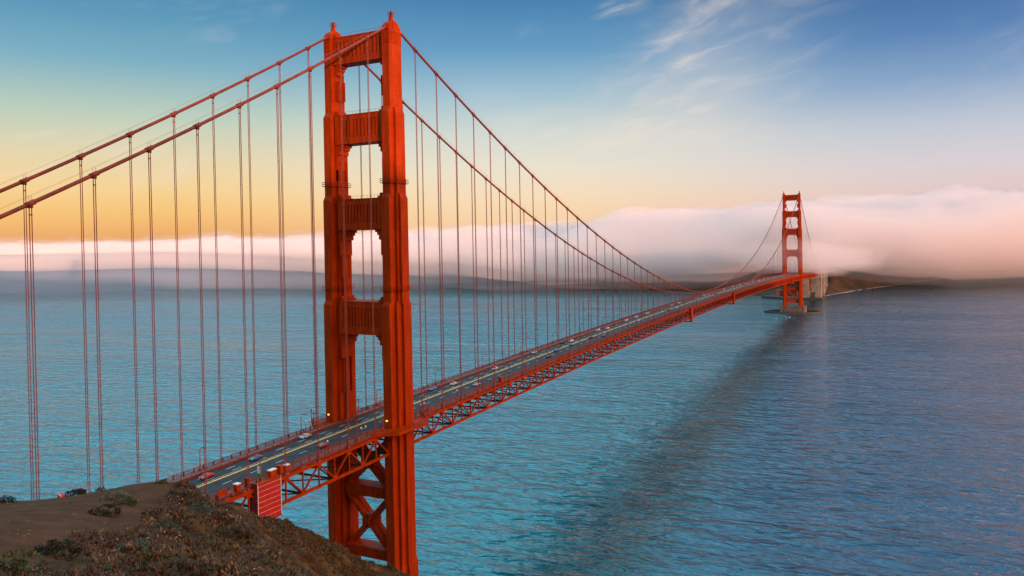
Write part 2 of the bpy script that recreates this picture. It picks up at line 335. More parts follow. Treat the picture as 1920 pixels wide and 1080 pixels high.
def hill_material():
    mt, kk, b = material('hillside_soil')
    g = kk.new('ShaderNodeNewGeometry'); pos = g.outputs['Position']
    s = kk.vmath('DOT_PRODUCT', kk.vmath('SUBTRACT', pos, (-187.0, -118.0, 0.0)), (31 / 46.0, -34 / 46.0, 0.0))
    s = kk.math('ADD', s, kk.math('MULTIPLY', kk.math('SUBTRACT', kk.noise(pos, 0.18, 4, 0.6), 0.5), 9.0))
    veg = kk.smooth(s, -1.5, 2.5)
    n1 = kk.noise(pos, 0.5, 6, 0.65); n2 = kk.noise(pos, 2.6, 5, 0.7); n3 = kk.noise(pos, 0.09, 4, 0.6, 0.6); n4 = kk.noise(pos, 7.0, 4, 0.7)
    dirt = kk.mix(kk.smooth(n1, 0.3, 0.75), (0.060, 0.027, 0.012, 1), (0.110, 0.052, 0.024, 1))
    dirt = kk.mix(kk.math('MULTIPLY', kk.smooth(n4, 0.58, 0.72), 0.5), dirt, (0.14, 0.085, 0.05, 1))
    soil = kk.mix(kk.smooth(n2, 0.35, 0.7), (0.022, 0.012, 0.005, 1), (0.13, 0.068, 0.024, 1))
    soil = kk.mix(kk.math('MULTIPLY', kk.smooth(n1, 0.5, 0.68), 0.8), soil, (0.085, 0.080, 0.020, 1))
    soil = kk.mix(kk.math('MULTIPLY', kk.smooth(n3, 0.5, 0.66), 0.7), soil, (0.19, 0.125, 0.052, 1))
    soil = kk.mix(kk.math('MULTIPLY', kk.smooth(n4, 0.66, 0.74), 0.7), soil, (0.34, 0.29, 0.22, 1))
    kk.l.new(kk.mix(veg, dirt, soil), b.inputs['Base Color']); b.inputs['Roughness'].default_value = 0.95
    b.inputs['Specular IOR Level'].default_value = 0.1
    hgt = kk.math('ADD', kk.math('MULTIPLY', n2, kk.math('ADD', kk.math('MULTIPLY', veg, 0.75), 0.05)), kk.math('MULTIPLY', n4, 0.10))
    bmp = kk.new('ShaderNodeBump'); bmp.inputs['Strength'].default_value = 0.9; bmp.inputs['Distance'].default_value = 1.0
    kk.l.new(hgt, bmp.inputs['Height']); kk.l.new(bmp.outputs[0], b.inputs['Normal'])
    return mt
def grid_mesh(name, GXv, GYv, H, mat):
    nx, ny = H.shape; mb = MB()
    X2, Y2 = np.meshgrid(GXv, GYv, indexing='ij')
    mb.v = list(zip(X2.ravel().tolist(), Y2.ravel().tolist(), H.ravel().tolist()))
    mb.f = [(i * ny + j, (i + 1) * ny + j, (i + 1) * ny + j + 1, i * ny + j + 1) for i in range(nx - 1) for j in range(ny - 1)]
    return mb.build(name, mat, None, True)
hill_mat = hill_material()
o = grid_mesh('hillside', GX, GY, HG, hill_mat); tag(o, 'brown scrubby headland with a bare dirt shoulder', 'hillside', None, 'structure')

# high headland behind the viewpoint: shades the lower tower and near slope, extended over sea for the truss
def headland():
    gx = np.linspace(-4200, 1000, 165); gy = np.linspace(-1500, -420, 44)
    H = np.zeros((len(gx), len(gy)))
    xs = [-4200, -3000, -2000, -1200, -860, -690, -590, -525, -445, -380, -280, -180, -80, 170, 470, 620, 770]
    hs = [330, 340, 320, 290, 265, 236, 222, 215, 205, 200, 190, 165, 142, 128, 120, 50, -60]  # low end over open sea added to shade truss and deck
    for i, x in enumerate(gx):
        h = float(np.interp(x, xs, hs))
        for j, y in enumerate(gy):
            d = (y + 760) / (300 if y < -760 else 230)
            H[i, j] = h * math.exp(-d * d * 1.6) - 20 * abs(d) + 9 * fbm(x * 0.011, y * 0.011, 2.0, 5)
    o = grid_mesh('shading_hills', gx, gy, H, hill_mat); tag(o, 'high brown headland ridge west of the bridge, unseen end added for shade', 'shading_hills', None, 'structure')
headland()

# ------------------------------------------------------------------ bridge
SP = 15.24; HY = 13.7; L = 1280.16
def zt(x):                                                           # top chord of the stiffening truss
    if x < 0: return 69.0 + 0.025 * x
    if x > L: return 69.0 - 0.025 * (x - L)
    return 69.0 + 7.7 * (1 - ((x - L / 2) / (L / 2)) ** 2)
def zr(x): return zt(x) + 1.2                                         # road surface
def zcab(x):
    if x < 0: return 221.05 + 0.5762 * x + 0.000344 * x * x
    if x > L: q = L - x; return 221.05 + 0.5762 * q + 0.000344 * q * q
    return 221.05 - 140.6 * (1 - ((x - L / 2) / (L / 2)) ** 2)
bridge = empty('suspension_bridge', (0, 0, 0))
tag(bridge, 'long orange red suspension bridge with two stepped towers crossing the strait', 'bridge')

def plan(Lx, Wy, steps):
    q = [(-Lx / 2, -Wy / 2)]; x = -Lx / 2; y = -Wy / 2
    for a, o in steps:
        x += a; q.append((x, y)); y -= o; q.append((x, y))
    q += [(-px, py) for px, py in q[::-1]]
    return q + [(-px, -py) for px, py in q]
def off(poly, x, y, s=1.0): return [(px * s + x, py * s + y) for px, py in poly]

def make_tower(x0, far=False):
    tw = empty('tower', (x0, 0, 0), 0, bridge)
    A = M['orange']
    S1 = plan(7.9, 3.2, []); S2 = plan(10.1, 3.4, [(2.9, 1.0)]); S3 = plan(12.1, 3.5, [(3.3, 1.0), (1.2, 1.0)]); S4 = plan(14.1, 3.6, [(3.2, 1.0), (2.9, 1.0)])
    for sy in (-1, 1):
        y = sy * HY; mb = MB()
        mb.prism(off(S4, 0, y), 18.6, off(S4, 0, y), 115.6); mb.prism(off(S4, 0, y), 115.6, off(S4, 0, y, 0.88), 117.2)
        mb.prism(off(S3, 0, y), 115.9, off(S3, 0, y), 155.6); mb.prism(off(S3, 0, y), 155.6, off(S3, 0, y, 0.86), 157.4)
        mb.prism(off(S2, 0, y), 155.9, off(S2, 0, y), 187.6); mb.prism(off(S2, 0, y), 187.6, off(S2, 0, y, 0.82), 189.4)
        mb.prism(off(S1, 0, y), 187.9, off(S1, 0, y), 218.0)
        big = plan(15.6, 8.4, [])
        mb.prism(off(S4, 0, y, 1.12), 12.2 if far else 8.3, off(S4, 0, y, 1.12), 16.6); mb.prism(off(S4, 0, y, 1.12), 16.6, off(S4, 0, y, 1.01), 18.8)
        # fluted crown
        for i in range(9):
            u = -3.6 + i * 0.9
            for s2 in (-1, 1): mb.box(u - 0.24, u + 0.24, y + s2 * 1.6 - 0.18, y + s2 * 1.6 + 0.18, 213.2, 218.0)
        for i in range(4):
            v = y - 1.2 + i * 0.8
            for s2 in (-1, 1): mb.box(s2 * 3.95 - 0.2, s2 * 3.95 + 0.2, v - 0.22, v + 0.22, 213.2, 218.0)
        # niche panels on the inner face
        yi = y - sy * 1.6
        for zz, hh, ww in ((198, 7.5, 1.5), (167, 7.5, 1.9), (131, 10, 2.1), (88, 13, 2.3)):
            for dx in (-1, 1): mb.box(dx * ww - 0.25, dx * ww + 0.25, min(yi, yi - sy * 2.3), max(yi, yi - sy * 2.3), zz - hh / 2, zz + hh / 2)
        mb.build('leg', A, tw)
        # saddle housing and finial
        mb = MB(); prof = []
        for i in range(15):
            a = math.pi * i / 14; prof.append((-3.9 * math.cos(a), 218.0 + 3.7 * math.sin(a) ** 0.9))
        n = len(prof)
        mb.add([(px, y - 1.45, pz) for px, pz in prof] + [(px, y + 1.45, pz) for px, pz in prof], [tuple(range(n)), tuple(range(n, 2 * n))[::-1]] + [(i, n + i, n + i + 1, i + 1) for i in range(n - 1)] + [(0, n - 1, 2 * n - 1, n)])
        for i in range(0, 15, 2):
            px, pz = prof[i]
            for s2 in (-1, 1): mb.box(px - 0.22, px + 0.22, y + s2 * 1.45 - 0.12, y + s2 * 1.45 + 0.12, 217.9, max(218.2, pz - 0.2))
        mb.box(-4.15, 4.15, y - 1.8, y + 1.8, 217.7, 218.25)
        mb.build('saddle_housing', A, tw)
        mb = MB(); c0 = [(-0.95, -0.8), (0.95, -0.8), (0.95, 0.8), (-0.95, 0.8)]
        mb.prism(off(c0, 0, y), 221.3, off(c0, 0, y, 0.62), 223.6)
        for (dx, dy) in ((-1, -1), (1, -1), (1, 1), (-1, 1)): mb.bar((dx * 0.85, y + dy * 0.85, 223.5), (dx * 0.85, y + dy * 0.85, 225.1), 0.12, 0.12)
        for zz in (223.6, 224.3, 225.0):
            mb.box(-0.95, 0.95, y - 0.95, y - 0.8, zz, zz + 0.12); mb.box(-0.95, 0.95, y + 0.8, y + 0.95, zz, zz + 0.12)
            mb.box(-0.95, -0.8, y - 0.8, y + 0.8, zz, zz + 0.12); mb.box(0.8, 0.95, y - 0.8, y + 0.8, zz, zz + 0.12)
        mb.box(-0.35, 0.35, y - 0.35, y + 0.35, 223.5, 225.2); mb.bar((0, y, 225.2), (0, y, 226.4), 0.1, 0.1)
        mb.build('finial', A, tw)
        # inspection gallery rings
        for zz, Lx, Wy, st in ((162.2, 10.1, 3.4, [(2.9, 1.0)]), (122.3, 12.1, 3.5, [(3.3, 1.0), (1.2, 1.0)])):
            mb = MB(); pl = off(plan(Lx + 1.3, Wy + 1.3, st), 0, y); fl = off(plan(Lx + 0.9, Wy + 0.9, st), 0, y)
            mb.prism(fl, zz - 1.15, fl, zz - 0.95)
            for i, p in enumerate(pl):
                q2 = pl[(i + 1) % len(pl)]
                for dz in (-0.95, -0.2, 0.5): mb.bar((p[0], p[1], zz + dz), (q2[0], q2[1], zz + dz), 0.12, 0.14)
                mb.bar((p[0], p[1], zz - 1.1), (p[0], p[1], zz + 0.55), 0.13, 0.13)
            mb.build('gallery', A, tw)
        # walkway round the leg at deck level
        mb = MB(); zb = zt(0) + 0.2; ys = sy
        out = [(-17, 12.9), (-13.5, 16.0), (-9.6, 20.6), (9.6, 20.6), (13.5, 16.0), (17, 12.9)]
        inn = [(-17, 12.6), (-9.4, 12.0), (-7.1, 12.0), (7.1, 12.0), (9.4, 12.0), (17, 12.6)]
        v = [(px, ys * py, z) for z in (zb, zb + 1.3) for px, py in out + inn]
        fs = []
        for i in range(5):
            fs += [(i, i + 1, 6 + i + 1, 6 + i), (12 + i, 12 + i + 1, 18 + i + 1, 18 + i), (i, i + 1, 12 + i + 1, 12 + i), (6 + i, 6 + i + 1, 18 + i + 1, 18 + i)]
        mb.add(v, fs)
        for i in range(5):
            p, q = out[i], out[i + 1]; nseg = max(1, int(math.hypot(q[0] - p[0], q[1] - p[1]) / 0.8))
            for hz in (zb + 1.85, zb + 2.5): mb.bar((p[0], ys * p[1], hz), (q[0], ys * q[1], hz), 0.12, 0.14)
            for j in range(nseg + 1):
                u = j / nseg; X = p[0] + (q[0] - p[0]) * u; Y = p[1] + (q[1] - p[1]) * u
                mb.bar((X, ys * Y, zb + 1.3), (X, ys * Y, zb + 2.5), 0.1, 0.1)
        for px, py in out[1:5]:
            mb.bar((px, ys * py, zb + 1.3), (px, ys * py, zb + 5.6), 0.22, 0.22); mb.box(px - 0.3, px + 0.3, ys * py - 0.3, ys * py + 0.3, zb + 5.6, zb + 6.1)
        mb.build('walkway', A, tw)
        if not far:
            mb = MB(); mb.box(-7.35, -7.0, y + 0.1, y + 0.8, 73.1, 73.6); mb.build('warning_light', M['beacon'], tw)
    # portal struts above the road
    for zb, ztop, hx, yi in ((208.2, 218.0, 2.7, 1.7), (177.4, 187.9, 3.3, 2.8), (144.4, 155.6, 3.9, 3.9), (104.8, 116.6, 4.6, 3.9)):
        y1 = HY - yi + 0.4; mb = MB(); hgt = ztop - zb
        mb.box(-hx + 0.45, hx - 0.45, -y1, y1, zb + 0.02, ztop - 0.02)
        for s2 in (-1, 1):
            xa, xb = sorted((s2 * (hx - 0.46), s2 * hx))
            mb.box(xa, xb, -y1, y1, zb, zb + hgt * 0.2); mb.box(xa, xb, -y1, y1, ztop - hgt * 0.17, ztop)
            nf = 11; half = y1 - 2.0
            mb.box(xa, xb, -y1, -half, zb + hgt * 0.2 + 0.01, ztop - hgt * 0.17 - 0.01); mb.box(xa, xb, half, y1, zb + hgt * 0.2 + 0.01, ztop - hgt * 0.17 - 0.01)
            for i in range(nf):
                c = -half + (i + 0.5) * 2 * half / nf; w = half / nf * 0.55
                mb.box(xa, xb, c - w, c + w, zb + hgt * 0.2 + 0.01, ztop - hgt * 0.17 - 0.01)
        mb.box(-hx - 0.25, hx + 0.25, -y1, y1, zb - 0.35, zb - 0.01); mb.box(-hx - 0.2, hx + 0.2, -y1, y1, ztop + 0.01, ztop + 0.35)
        for sy in (-1, 1):                                            # stepped corbels below, small chamfers above
            for wd, z0, z1 in ((3.4, zb - 1.3, zb - 0.36), (2.5, zb - 2.4, zb - 1.31), (1.7, zb - 4.2, zb - 2.41), (0.8, zb - 10.0, zb - 4.21)):
                ya, yb = sorted((sy * (y1 + 0.3), sy * (y1 - wd))); mb.box(-hx + 0.6, hx - 0.6, ya, yb, z0, z1)
            for wd, z0, z1 in ((2.0, ztop + 0.36, ztop + 1.1), (1.1, ztop + 1.11, ztop + 2.2)):
                ya, yb = sorted((sy * (y1 + 0.3), sy * (y1 - wd))); mb.box(-hx + 0.8, hx - 0.8, ya, yb, z0, z1)
        for i in range(14):                                           # hand rail on the strut
            c = -y1 + i * 2 * y1 / 13; mb.bar((-hx + 0.1, c, ztop + 0.35), (-hx + 0.1, c, ztop + 1.4), 0.06, 0.06)
        mb.bar((-hx + 0.1, -y1, ztop + 1.4), (-hx + 0.1, y1, ztop + 1.4), 0.07, 0.07)
        mb.build('portal_strut', A, tw)
    # bracing below the road
    yb = HY - 3.2
    for z0, z1 in ((47.0, 64.0), (23.2, 42.2)):
        mb = MB()
        for s2 in (-1, 1):
            mb.bar((s2 * 1.5, -yb, z0 - 1.5), (s2 * 1.5, yb, z1 + 1.5), 1.3, 2.6, (1, 0, 0)); mb.bar((s2 * 1.5 + 0.02, yb, z0 - 1.5), (s2 * 1.5 + 0.02, -yb, z1 + 1.5), 1.3, 2.6, (1, 0, 0))
        zc_ = (z0 + z1) / 2; mb.prism([(-2.2, -2.9), (2.2, -2.9), (2.2, 2.9), (-2.2, 2.9)], zc_ - 2.6, [(-2.2, -2.9), (2.2, -2.9), (2.2, 2.9), (-2.2, 2.9)], zc_ + 2.6)
        mb.build('cross_brace', A, tw)
    for z0, z1 in ((42.4, 46.6), (19.0, 23.0)):
        mb = MB(); mb.box(-3.0, 3.0, -yb, yb, z0, z1)
        for i in range(12):
            c = -yb + (i + 0.5) * 2 * yb / 12
            for s2 in (-1, 1): mb.box(s2 * 3.0 - 0.15, s2 * 3.0 + 0.15, c - 0.3, c + 0.3, z0 + 0.5, z1 - 0.5)
        for s2 in (-1, 1): mb.box(s2 * 3.0 - 0.2, s2 * 3.0 + 0.2, -yb, yb, z1 - 0.49, z1 + 0.02)
        mb.build('cross_strut', A, tw)
    # concrete pier
    zp = 12.9 if far else 9.0
    mb = MB(); hx, hy = (11.5, 23.5) if far else (9.4, 18.6)
    pl = [(-hx + 3, -hy), (hx - 3, -hy), (hx, -hy + 3), (hx, hy - 3), (hx - 3, hy), (-hx + 3, hy), (-hx, hy - 3), (-hx, -hy + 3)]
    mb.prism(off(pl, 0, 0), -6, off(pl, 0, 0, 0.97), zp - 1.3); mb.prism(off(pl, 0, 0, 1.0), zp - 1.3, off(pl, 0, 0, 1.0), zp)
    for i in range(8):
        c = -hy + 4.5 + i * (2 * hy - 9) / 7; mb.box(-hx - 0.5, -hx + 1, c - 1.1, c + 1.1, -2, zp - 1.6)
    mb.build('pier', M['pier_stone'], tw)
    if far:
        mb = MB(); n = 72; A1, B1 = 27.0, 52.0; v = []; fs = []
        for i in range(n):
            a = 2 * math.pi * i / n
            for sc, z in ((1, -4), (1, 3.6), (0.9, 3.6), (0.9, -4)): v.append((A1 * sc * math.cos(a), B1 * sc * math.sin(a), z))
        for i in range(n):
            for j in range(4): fs.append((i * 4 + j, ((i + 1) % n) * 4 + j, ((i + 1) % n) * 4 + (j + 1) % 4, i * 4 + (j + 1) % 4))
        mb.add(v, fs); mb.build('fender', M['dark'], tw)
    return tw
make_tower(-0.5); make_tower(L, True)

def xs_range(a, b, step):
    n = int(round((b - a) / step)); return [a + (b - a) * i / n for i in range(n + 1)]
def strip(mb, pts_fn, xs):                                            # sweep a closed section (list of (y,z)) along x
    sec = [pts_fn(x) for x in xs]; n = len(sec[0])
    v = [(x, y, z) for x, s in zip(xs, sec) for y, z in s]
    fs = [(i * n + j, (i + 1) * n + j, (i + 1) * n + (j + 1) % n, i * n + (j + 1) % n) for i in range(len(xs) - 1) for j in range(n)]
    fs += [tuple(range(n)), tuple(range((len(xs) - 1) * n, len(xs) * n))[::-1]]
    mb.add(v, fs)
XA, XB = -190.5, 1920.0
XS = xs_range(XA, XB, 15.24)
# main cables with bands and hand ropes
for sy in (-1, 1):
    mb = MB(); y = sy * HY
    xs = xs_range(-260, -3.2, 5) + [0] + xs_range(3.2, L - 3.2, 7.62) + [L] + xs_range(L + 3.2, 1622, 10)
    mb.tube([(x, y, zcab(x)) for x in xs], 0.47, 12)
    for i in range(-16, 107):
        x = i * SP
        if i == 0 or i == 84: continue
        p0 = Vector((x - 1.0, y, zcab(x - 1.0))); p1 = Vector((x + 1.0, y, zcab(x + 1.0)))
        mb.tube([p0, p1], 0.62, 10); c = (p0 + p1) / 2
        mb.box(x - 0.45, x + 0.45, y - 0.3, y + 0.3, c.z - 1.0, c.z - 0.3)
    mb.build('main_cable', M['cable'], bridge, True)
    mb = MB()
    for i in range(-16, 84):
        x = i * SP
        for s2 in (-1, 1): mb.bar((x, y + s2 * 0.4, zcab(x) + 0.3), (x, y + s2 * 0.55, zcab(x) + 1.7), 0.05, 0.05)
        for s2 in (-1, 1):
            if i < 83: mb.bar((x, y + s2 * 0.55, zcab(x) + 1.68), (x + SP, y + s2 * 0.55, zcab(x + SP) + 1.68), 0.03, 0.03)
    mb.build('hand_ropes', M['rope'], bridge)
# suspenders: one hundred nearest as individuals, the rest together
def suspender_mb(mb, x, y):
    top = zcab(x) - 0.9; bot = zt(x) + 0.3
    for dx in (-0.27, 0.27):
        mb.box(x + dx - 0.075, x + dx + 0.075, y - 0.08, y + 0.08, bot, top)
    mb.box(x - 0.36, x + 0.36, y - 0.12, y + 0.12, top - 1.7, top - 1.4)
    zz = top - 22
    while zz > bot + 15:
        mb.box(x - 0.33, x + 0.33, y - 0.1, y + 0.1, zz, zz + 0.14); zz -= 25
    mb.box(x - 0.5, x + 0.5, y - 0.3, y + 0.3, bot - 0.3, bot + 0.9)
rest = MB()
for i in range(-9, 106):
    if i in (0, 84): continue
    for sy in (-1, 1):
        if zcab(i * SP) - zt(i * SP) < 3: continue
        if i <= 41:
            mb = MB(); suspender_mb(mb, i * SP, sy * HY); mb.build('suspender', M['rope'], bridge)
        else: suspender_mb(rest, i * SP, sy * HY)
ro = rest.build('suspender_ropes', M['rope'], bridge); ro['kind'] = 'stuff'
# deck
mb = MB(); strip(mb, lambda x: [(-9.6, zr(x) - 0.5), (9.6, zr(x) - 0.5), (9.6, zr(x)), (-9.6, zr(x))], XS)
road = mb.build('roadway', M['asphalt'], bridge)
mb = MB(); e = 0.006
def dash(mb, y, w, a, b, lift=e):
    mb.add([(a, y - w / 2, zr(a) + lift), (b, y - w / 2, zr(b) + lift), (b, y + w / 2, zr(b) + lift), (a, y + w / 2, zr(a) + lift)], [(0, 1, 2, 3)])
def line(mb, y, w, a, b, lift=e):
    for p, q in zip(XS[:-1], XS[1:]):
        if p >= a and q <= b: dash(mb, y, w, p, q, lift)
for y in (-2.3, 5.1, 7.4): pass
for y, w in ((-3.4, 0.2), (6.9, 0.2), (4.1, 0.2)):
    x = -186.0
    while x < 1500:
        dash(mb, y, w if x < 400 else w * 1.2, x, x + 3.6); x += 10.97
line(mb, 2.6, 0.16, XA, 1700)
mb.build('lane_line', M['white'], road)
mb = MB()
line(mb, 1.35, 0.72, XA, 1700)
x = -186.0
while x < 800:                                                        # row of low yellow posts
    mb.prism([(x - .09, 1.26), (x + .09, 1.26), (x + .09, 1.44), (x - .09, 1.44)], zr(x) + 0.01, [(x - .07, 1.28), (x + .07, 1.28), (x + .07, 1.42), (x - .07, 1.42)], zr(x) + 0.55); x += 3.81
mb.build('centre_line', M['yellow'], road)
for sy in (-1, 1):
    mb = MB(); strip(mb, lambda x: [(sy * 9.75, zr(x) - 0.5), (sy * 13.15, zr(x) - 0.5), (sy * 13.15, zr(x) + 0.3), (sy * 9.75, zr(x) + 0.3)], XS)
    mb.build('sidewalk', M['sidewalk'], bridge)
    mb = MB(); strip(mb, lambda x: [(sy * 9.62, zr(x) - 0.1), (sy * 9.98, zr(x) - 0.1), (sy * 9.98, zr(x) + 0.72), (sy * 9.62, zr(x) + 0.72)], XS)
    x = XA
    while x < 700: mb.box(x - 0.08, x + 0.08, sy * 9.8 - 0.1, sy * 9.8 + 0.1, zr(x) + 0.72, zr(x) + 1.15); x += 3.81
    strip(mb, lambda x: [(sy * 9.74, zr(x) + 1.06), (sy * 9.86, zr(x) + 1.06), (sy * 9.86, zr(x) + 1.2), (sy * 9.74, zr(x) + 1.2)], XS)
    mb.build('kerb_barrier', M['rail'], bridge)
    # outer railing
    mb = MB(); y = sy * 13.1
    strip(mb, lambda x: [(y - .10, zr(x) + 1.5), (y + .10, zr(x) + 1.5), (y + .10, zr(x) + 1.68), (y - .10, zr(x) + 1.68)], XS)
    strip(mb, lambda x: [(y - .07, zr(x) + 0.42), (y + .07, zr(x) + 0.42), (y + .07, zr(x) + 0.55), (y - .07, zr(x) + 0.55)], XS)
    x = XA
    while x < 1600:
        mb.box(x - 0.13, x + 0.13, y - 0.13, y + 0.13, zr(x) + 0.3, zr(x) + 1.74)
        if x < 420:
            for q in range(1, 12): mb.box(x + q * 0.3175 - 0.055, x + q * 0.3175 + 0.055, y - 0.03, y + 0.03, zr(x) + 0.55, zr(x) + 1.5)
        else: mb.box(x + 0.3, x + 3.5, y - 0.03, y + 0.03, zr(x) + 0.6, zr(x) + 1.46)
        x += 3.81
    strip(mb, lambda x: [(sy * 13.2, zr(x) - 0.55), (sy * 13.32, zr(x) - 0.55), (sy * 13.32, zr(x) + 0.3), (sy * 13.2, zr(x) + 0.3)], XS)
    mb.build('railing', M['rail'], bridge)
    # stiffening truss
    mb = MB(); y = sy * HY
    strip(mb, lambda x: [(y - .42, zt(x) - .5), (y + .42, zt(x) - .5), (y + .42, zt(x) + .5), (y - .42, zt(x) + .5)], XS)
    strip(mb, lambda x: [(y - .42, zt(x) - 8.1), (y + .42, zt(x) - 8.1), (y + .42, zt(x) - 7.2), (y - .42, zt(x) - 7.2)], XS)
    for i in range(-12, 120):
        x = i * SP
        for a, b in ((x, x + SP / 2), (x, x - SP / 2)): mb.bar((a, y, zt(a) - 0.4), (b, y, zt(b) - 7.3), 0.5, 0.5, (0, 1, 0))
        for xx in (x, x + SP / 2): mb.box(xx - 0.2, xx + 0.2, y - 0.22, y + 0.22, zt(xx) - 7.3, zt(xx) - 0.4)
        for xx, z0, z1 in ((x, zt(x) - 1.5, zt(x) - 0.45), (x + SP / 2, zt(x + SP / 2) - 7.3, zt(x + SP / 2) - 6.3)):
            mb.prism([(xx - 1.0, y - .27), (xx + 1.0, y - .27), (xx + 1.0, y + .27), (xx - 1.0, y + .27)], z0, [(xx - 1.0, y - .27), (xx + 1.0, y - .27), (xx + 1.0, y + .27), (xx - 1.0, y + .27)], z1)
    mb.build('stiffening_truss', M['orange'], bridge)
# floor beams and lower lateral bracing
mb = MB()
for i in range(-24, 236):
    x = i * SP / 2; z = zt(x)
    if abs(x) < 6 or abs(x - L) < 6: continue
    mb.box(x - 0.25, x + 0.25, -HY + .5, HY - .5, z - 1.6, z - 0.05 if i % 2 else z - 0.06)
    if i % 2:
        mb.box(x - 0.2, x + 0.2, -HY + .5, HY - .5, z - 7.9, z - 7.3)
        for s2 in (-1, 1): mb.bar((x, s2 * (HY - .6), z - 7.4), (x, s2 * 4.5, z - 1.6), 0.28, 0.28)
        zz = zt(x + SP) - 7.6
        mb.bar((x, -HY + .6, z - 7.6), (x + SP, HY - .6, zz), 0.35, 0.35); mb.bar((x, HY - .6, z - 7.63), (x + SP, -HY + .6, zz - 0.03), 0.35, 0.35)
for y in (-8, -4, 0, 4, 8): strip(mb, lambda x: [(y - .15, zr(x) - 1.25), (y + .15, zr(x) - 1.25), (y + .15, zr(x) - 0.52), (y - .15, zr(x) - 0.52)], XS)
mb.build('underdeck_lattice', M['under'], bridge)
# concrete approach pylons and viaduct columns on the far shore
for X, hw, ht, hx in ((1623, 20.0, 66, 9), (1722, 17.0, 62, 8)):
    mb = MB()
    for s2 in (-1, 1):
        ya, yb = sorted((s2 * 6.0, s2 * hw)); mb.box(X - hx, X + hx, ya, yb, 2, ht)
        for q in range(4):
            c = ya + (q + 0.5) * (yb - ya) / 4; mb.box(X - hx - 0.4, X - hx + 0.1, c - 1.0, c + 1.0, 4, ht - 4)
    mb.box(X - hx + 1, X + hx - 1, -6.0, 6.0, ht - 14, ht - 0.01); mb.box(X - 3, X + 3, -6.0, 6.0, 2, 16)
    mb.build('pylon', M['concrete'], bridge)
for X in (1775, 1800, 1830):
    for s2 in (-1, 1):
        mb = MB(); mb.box(X - 2.2, X + 2.2, s2 * 13 - 2.6, s2 * 13 + 2.6, 2, 60); mb.box(X - 3.2, X + 3.2, s2 * 13 - 3.6, s2 * 13 + 3.6, 0, 5)
        mb.build('approach_column', M['concrete'], bridge)
mb = MB(); xs = xs_range(1632, 1714, 6)                               # steel arch between the pylons
for s2 in (-1, 1):
    def za(x): return 14 + 34 * (1 - ((x - 1673) / 41) ** 2)
    mb.tube([(x, s2 * 11, za(x)) for x in xs], 1.1, 6)
    for x in xs: mb.bar((x, s2 * 11, za(x)), (x, s2 * 11, 60), 0.6, 0.6)
mb.build('arch', M['orange'], bridge)

# ------------------------------------------------------------------ things on the bridge
LX = [-70.4 + 45.72 * i for i in range(0, 27)]
def make_lamp():
    o = empty('street_lamp')
    p = MB(); p.tube([(0, 0, 0), (0, 0, 5.2)], [0.17, 0.12], 8); p.box(-0.28, 0.28, -0.28, 0.28, 0, 0.9)
    p.tube([(0, 0, 5.1), (0, 0, 6.4), (0, 0.25, 7.0), (0, 0.9, 7.35), (0, 1.6, 7.4)], 0.11, 8); kid(o, p.build('pole', M['orange'], o))
    h = MB(); h.prism([(-.22, 1.5), (.22, 1.5), (.22, 2.45), (-.22, 2.45)], 7.2, [(-.15, 1.5), (.15, 1.5), (.15, 2.35), (-.15, 2.35)], 7.5); kid(o, h.build('lamp_head', M['orange'], o))
    g = MB(); g.box(-.17, .17, 1.75, 2.35, 7.12, 7.2); kid(o, g.build('lens', M['lens'], o)); return o
def make_post():
    o = empty('walkway_light')
    p = MB(); p.tube([(0, 0, 0), (0, 0, 3.6)], [0.13, 0.10], 8); p.box(-.2, .2, -.2, .2, 0, .4); kid(o, p.build('pole', M['orange'], o))
    g = MB(); g.tube([(0, 0, 3.6), (0, 0, 3.75), (0, 0, 4.1), (0, 0, 4.25)], [0.14, 0.28, 0.28, 0.1], 10); kid(o, g.build('lantern', M['lens'], o)); return o
ORD = ['first', 'second', 'third', 'fourth', 'fifth', 'sixth', 'seventh', 'eighth', 'ninth', 'tenth', 'eleventh', 'twelfth', 'thirteenth', 'fourteenth', 'fifteenth', 'sixteenth',
       'seventeenth', 'eighteenth', 'nineteenth', 'twentieth', 'twenty-first', 'twenty-second', 'twenty-third', 'twenty-fourth', 'twenty-fifth', 'twenty-sixth', 'twenty-seventh']
lamp0 = make_lamp(); used = False
for sy, side in ((-1, 'near'), (1, 'far')):
    for i, x in enumerate(LX):
        c = lamp0 if not used else copy_tree(lamp0); used = True
        c.location = (x, sy * 12.6, zr(x) + 0.3); c.rotation_euler = (0, 0, 0 if sy < 0 else math.pi)
        if i < 2: lab = 'curved orange street lamp on the %s railing, %s before the near tower' % (side, ('second', 'first')[i])
        else: lab = 'curved orange street lamp on the %s railing, %s past the near tower' % (side, ORD[i - 2])
        tag(c, lab, 'street lamp', 'street lamps along the bridge railings')
post0 = make_post(); used = False
for sy, side in ((-1, 'near'), (1, 'far')):
    for x0, where in ((-24.68, 'before near tower'), (21.04, 'past near tower')):
        for j, dx in enumerate((2.6, 5.2) if not (sy > 0 and x0 < 0) else (2.4, 4.8)):
            if sy < 0 and x0 > 0: dx = -dx
            c = post0 if not used else copy_tree(post0); used = True
            x = x0 + dx; c.location = (x, sy * 12.6, zr(x) + 0.3)
            tag(c, 'short post light on the %s railing %s, %s one to the lamp' % (side, where, ('closest', 'farther')[j]), 'post light', 'short post lights near the tower')
for x, lab in ((-40.0, 'lone short post light on the near railing before the tower'), (44.0, 'lone short post light on the near railing past the tower')):
    c = copy_tree(post0); c.location = (x, -12.6, zr(x) + 0.3); tag(c, lab, 'post light', 'short post lights near the tower')
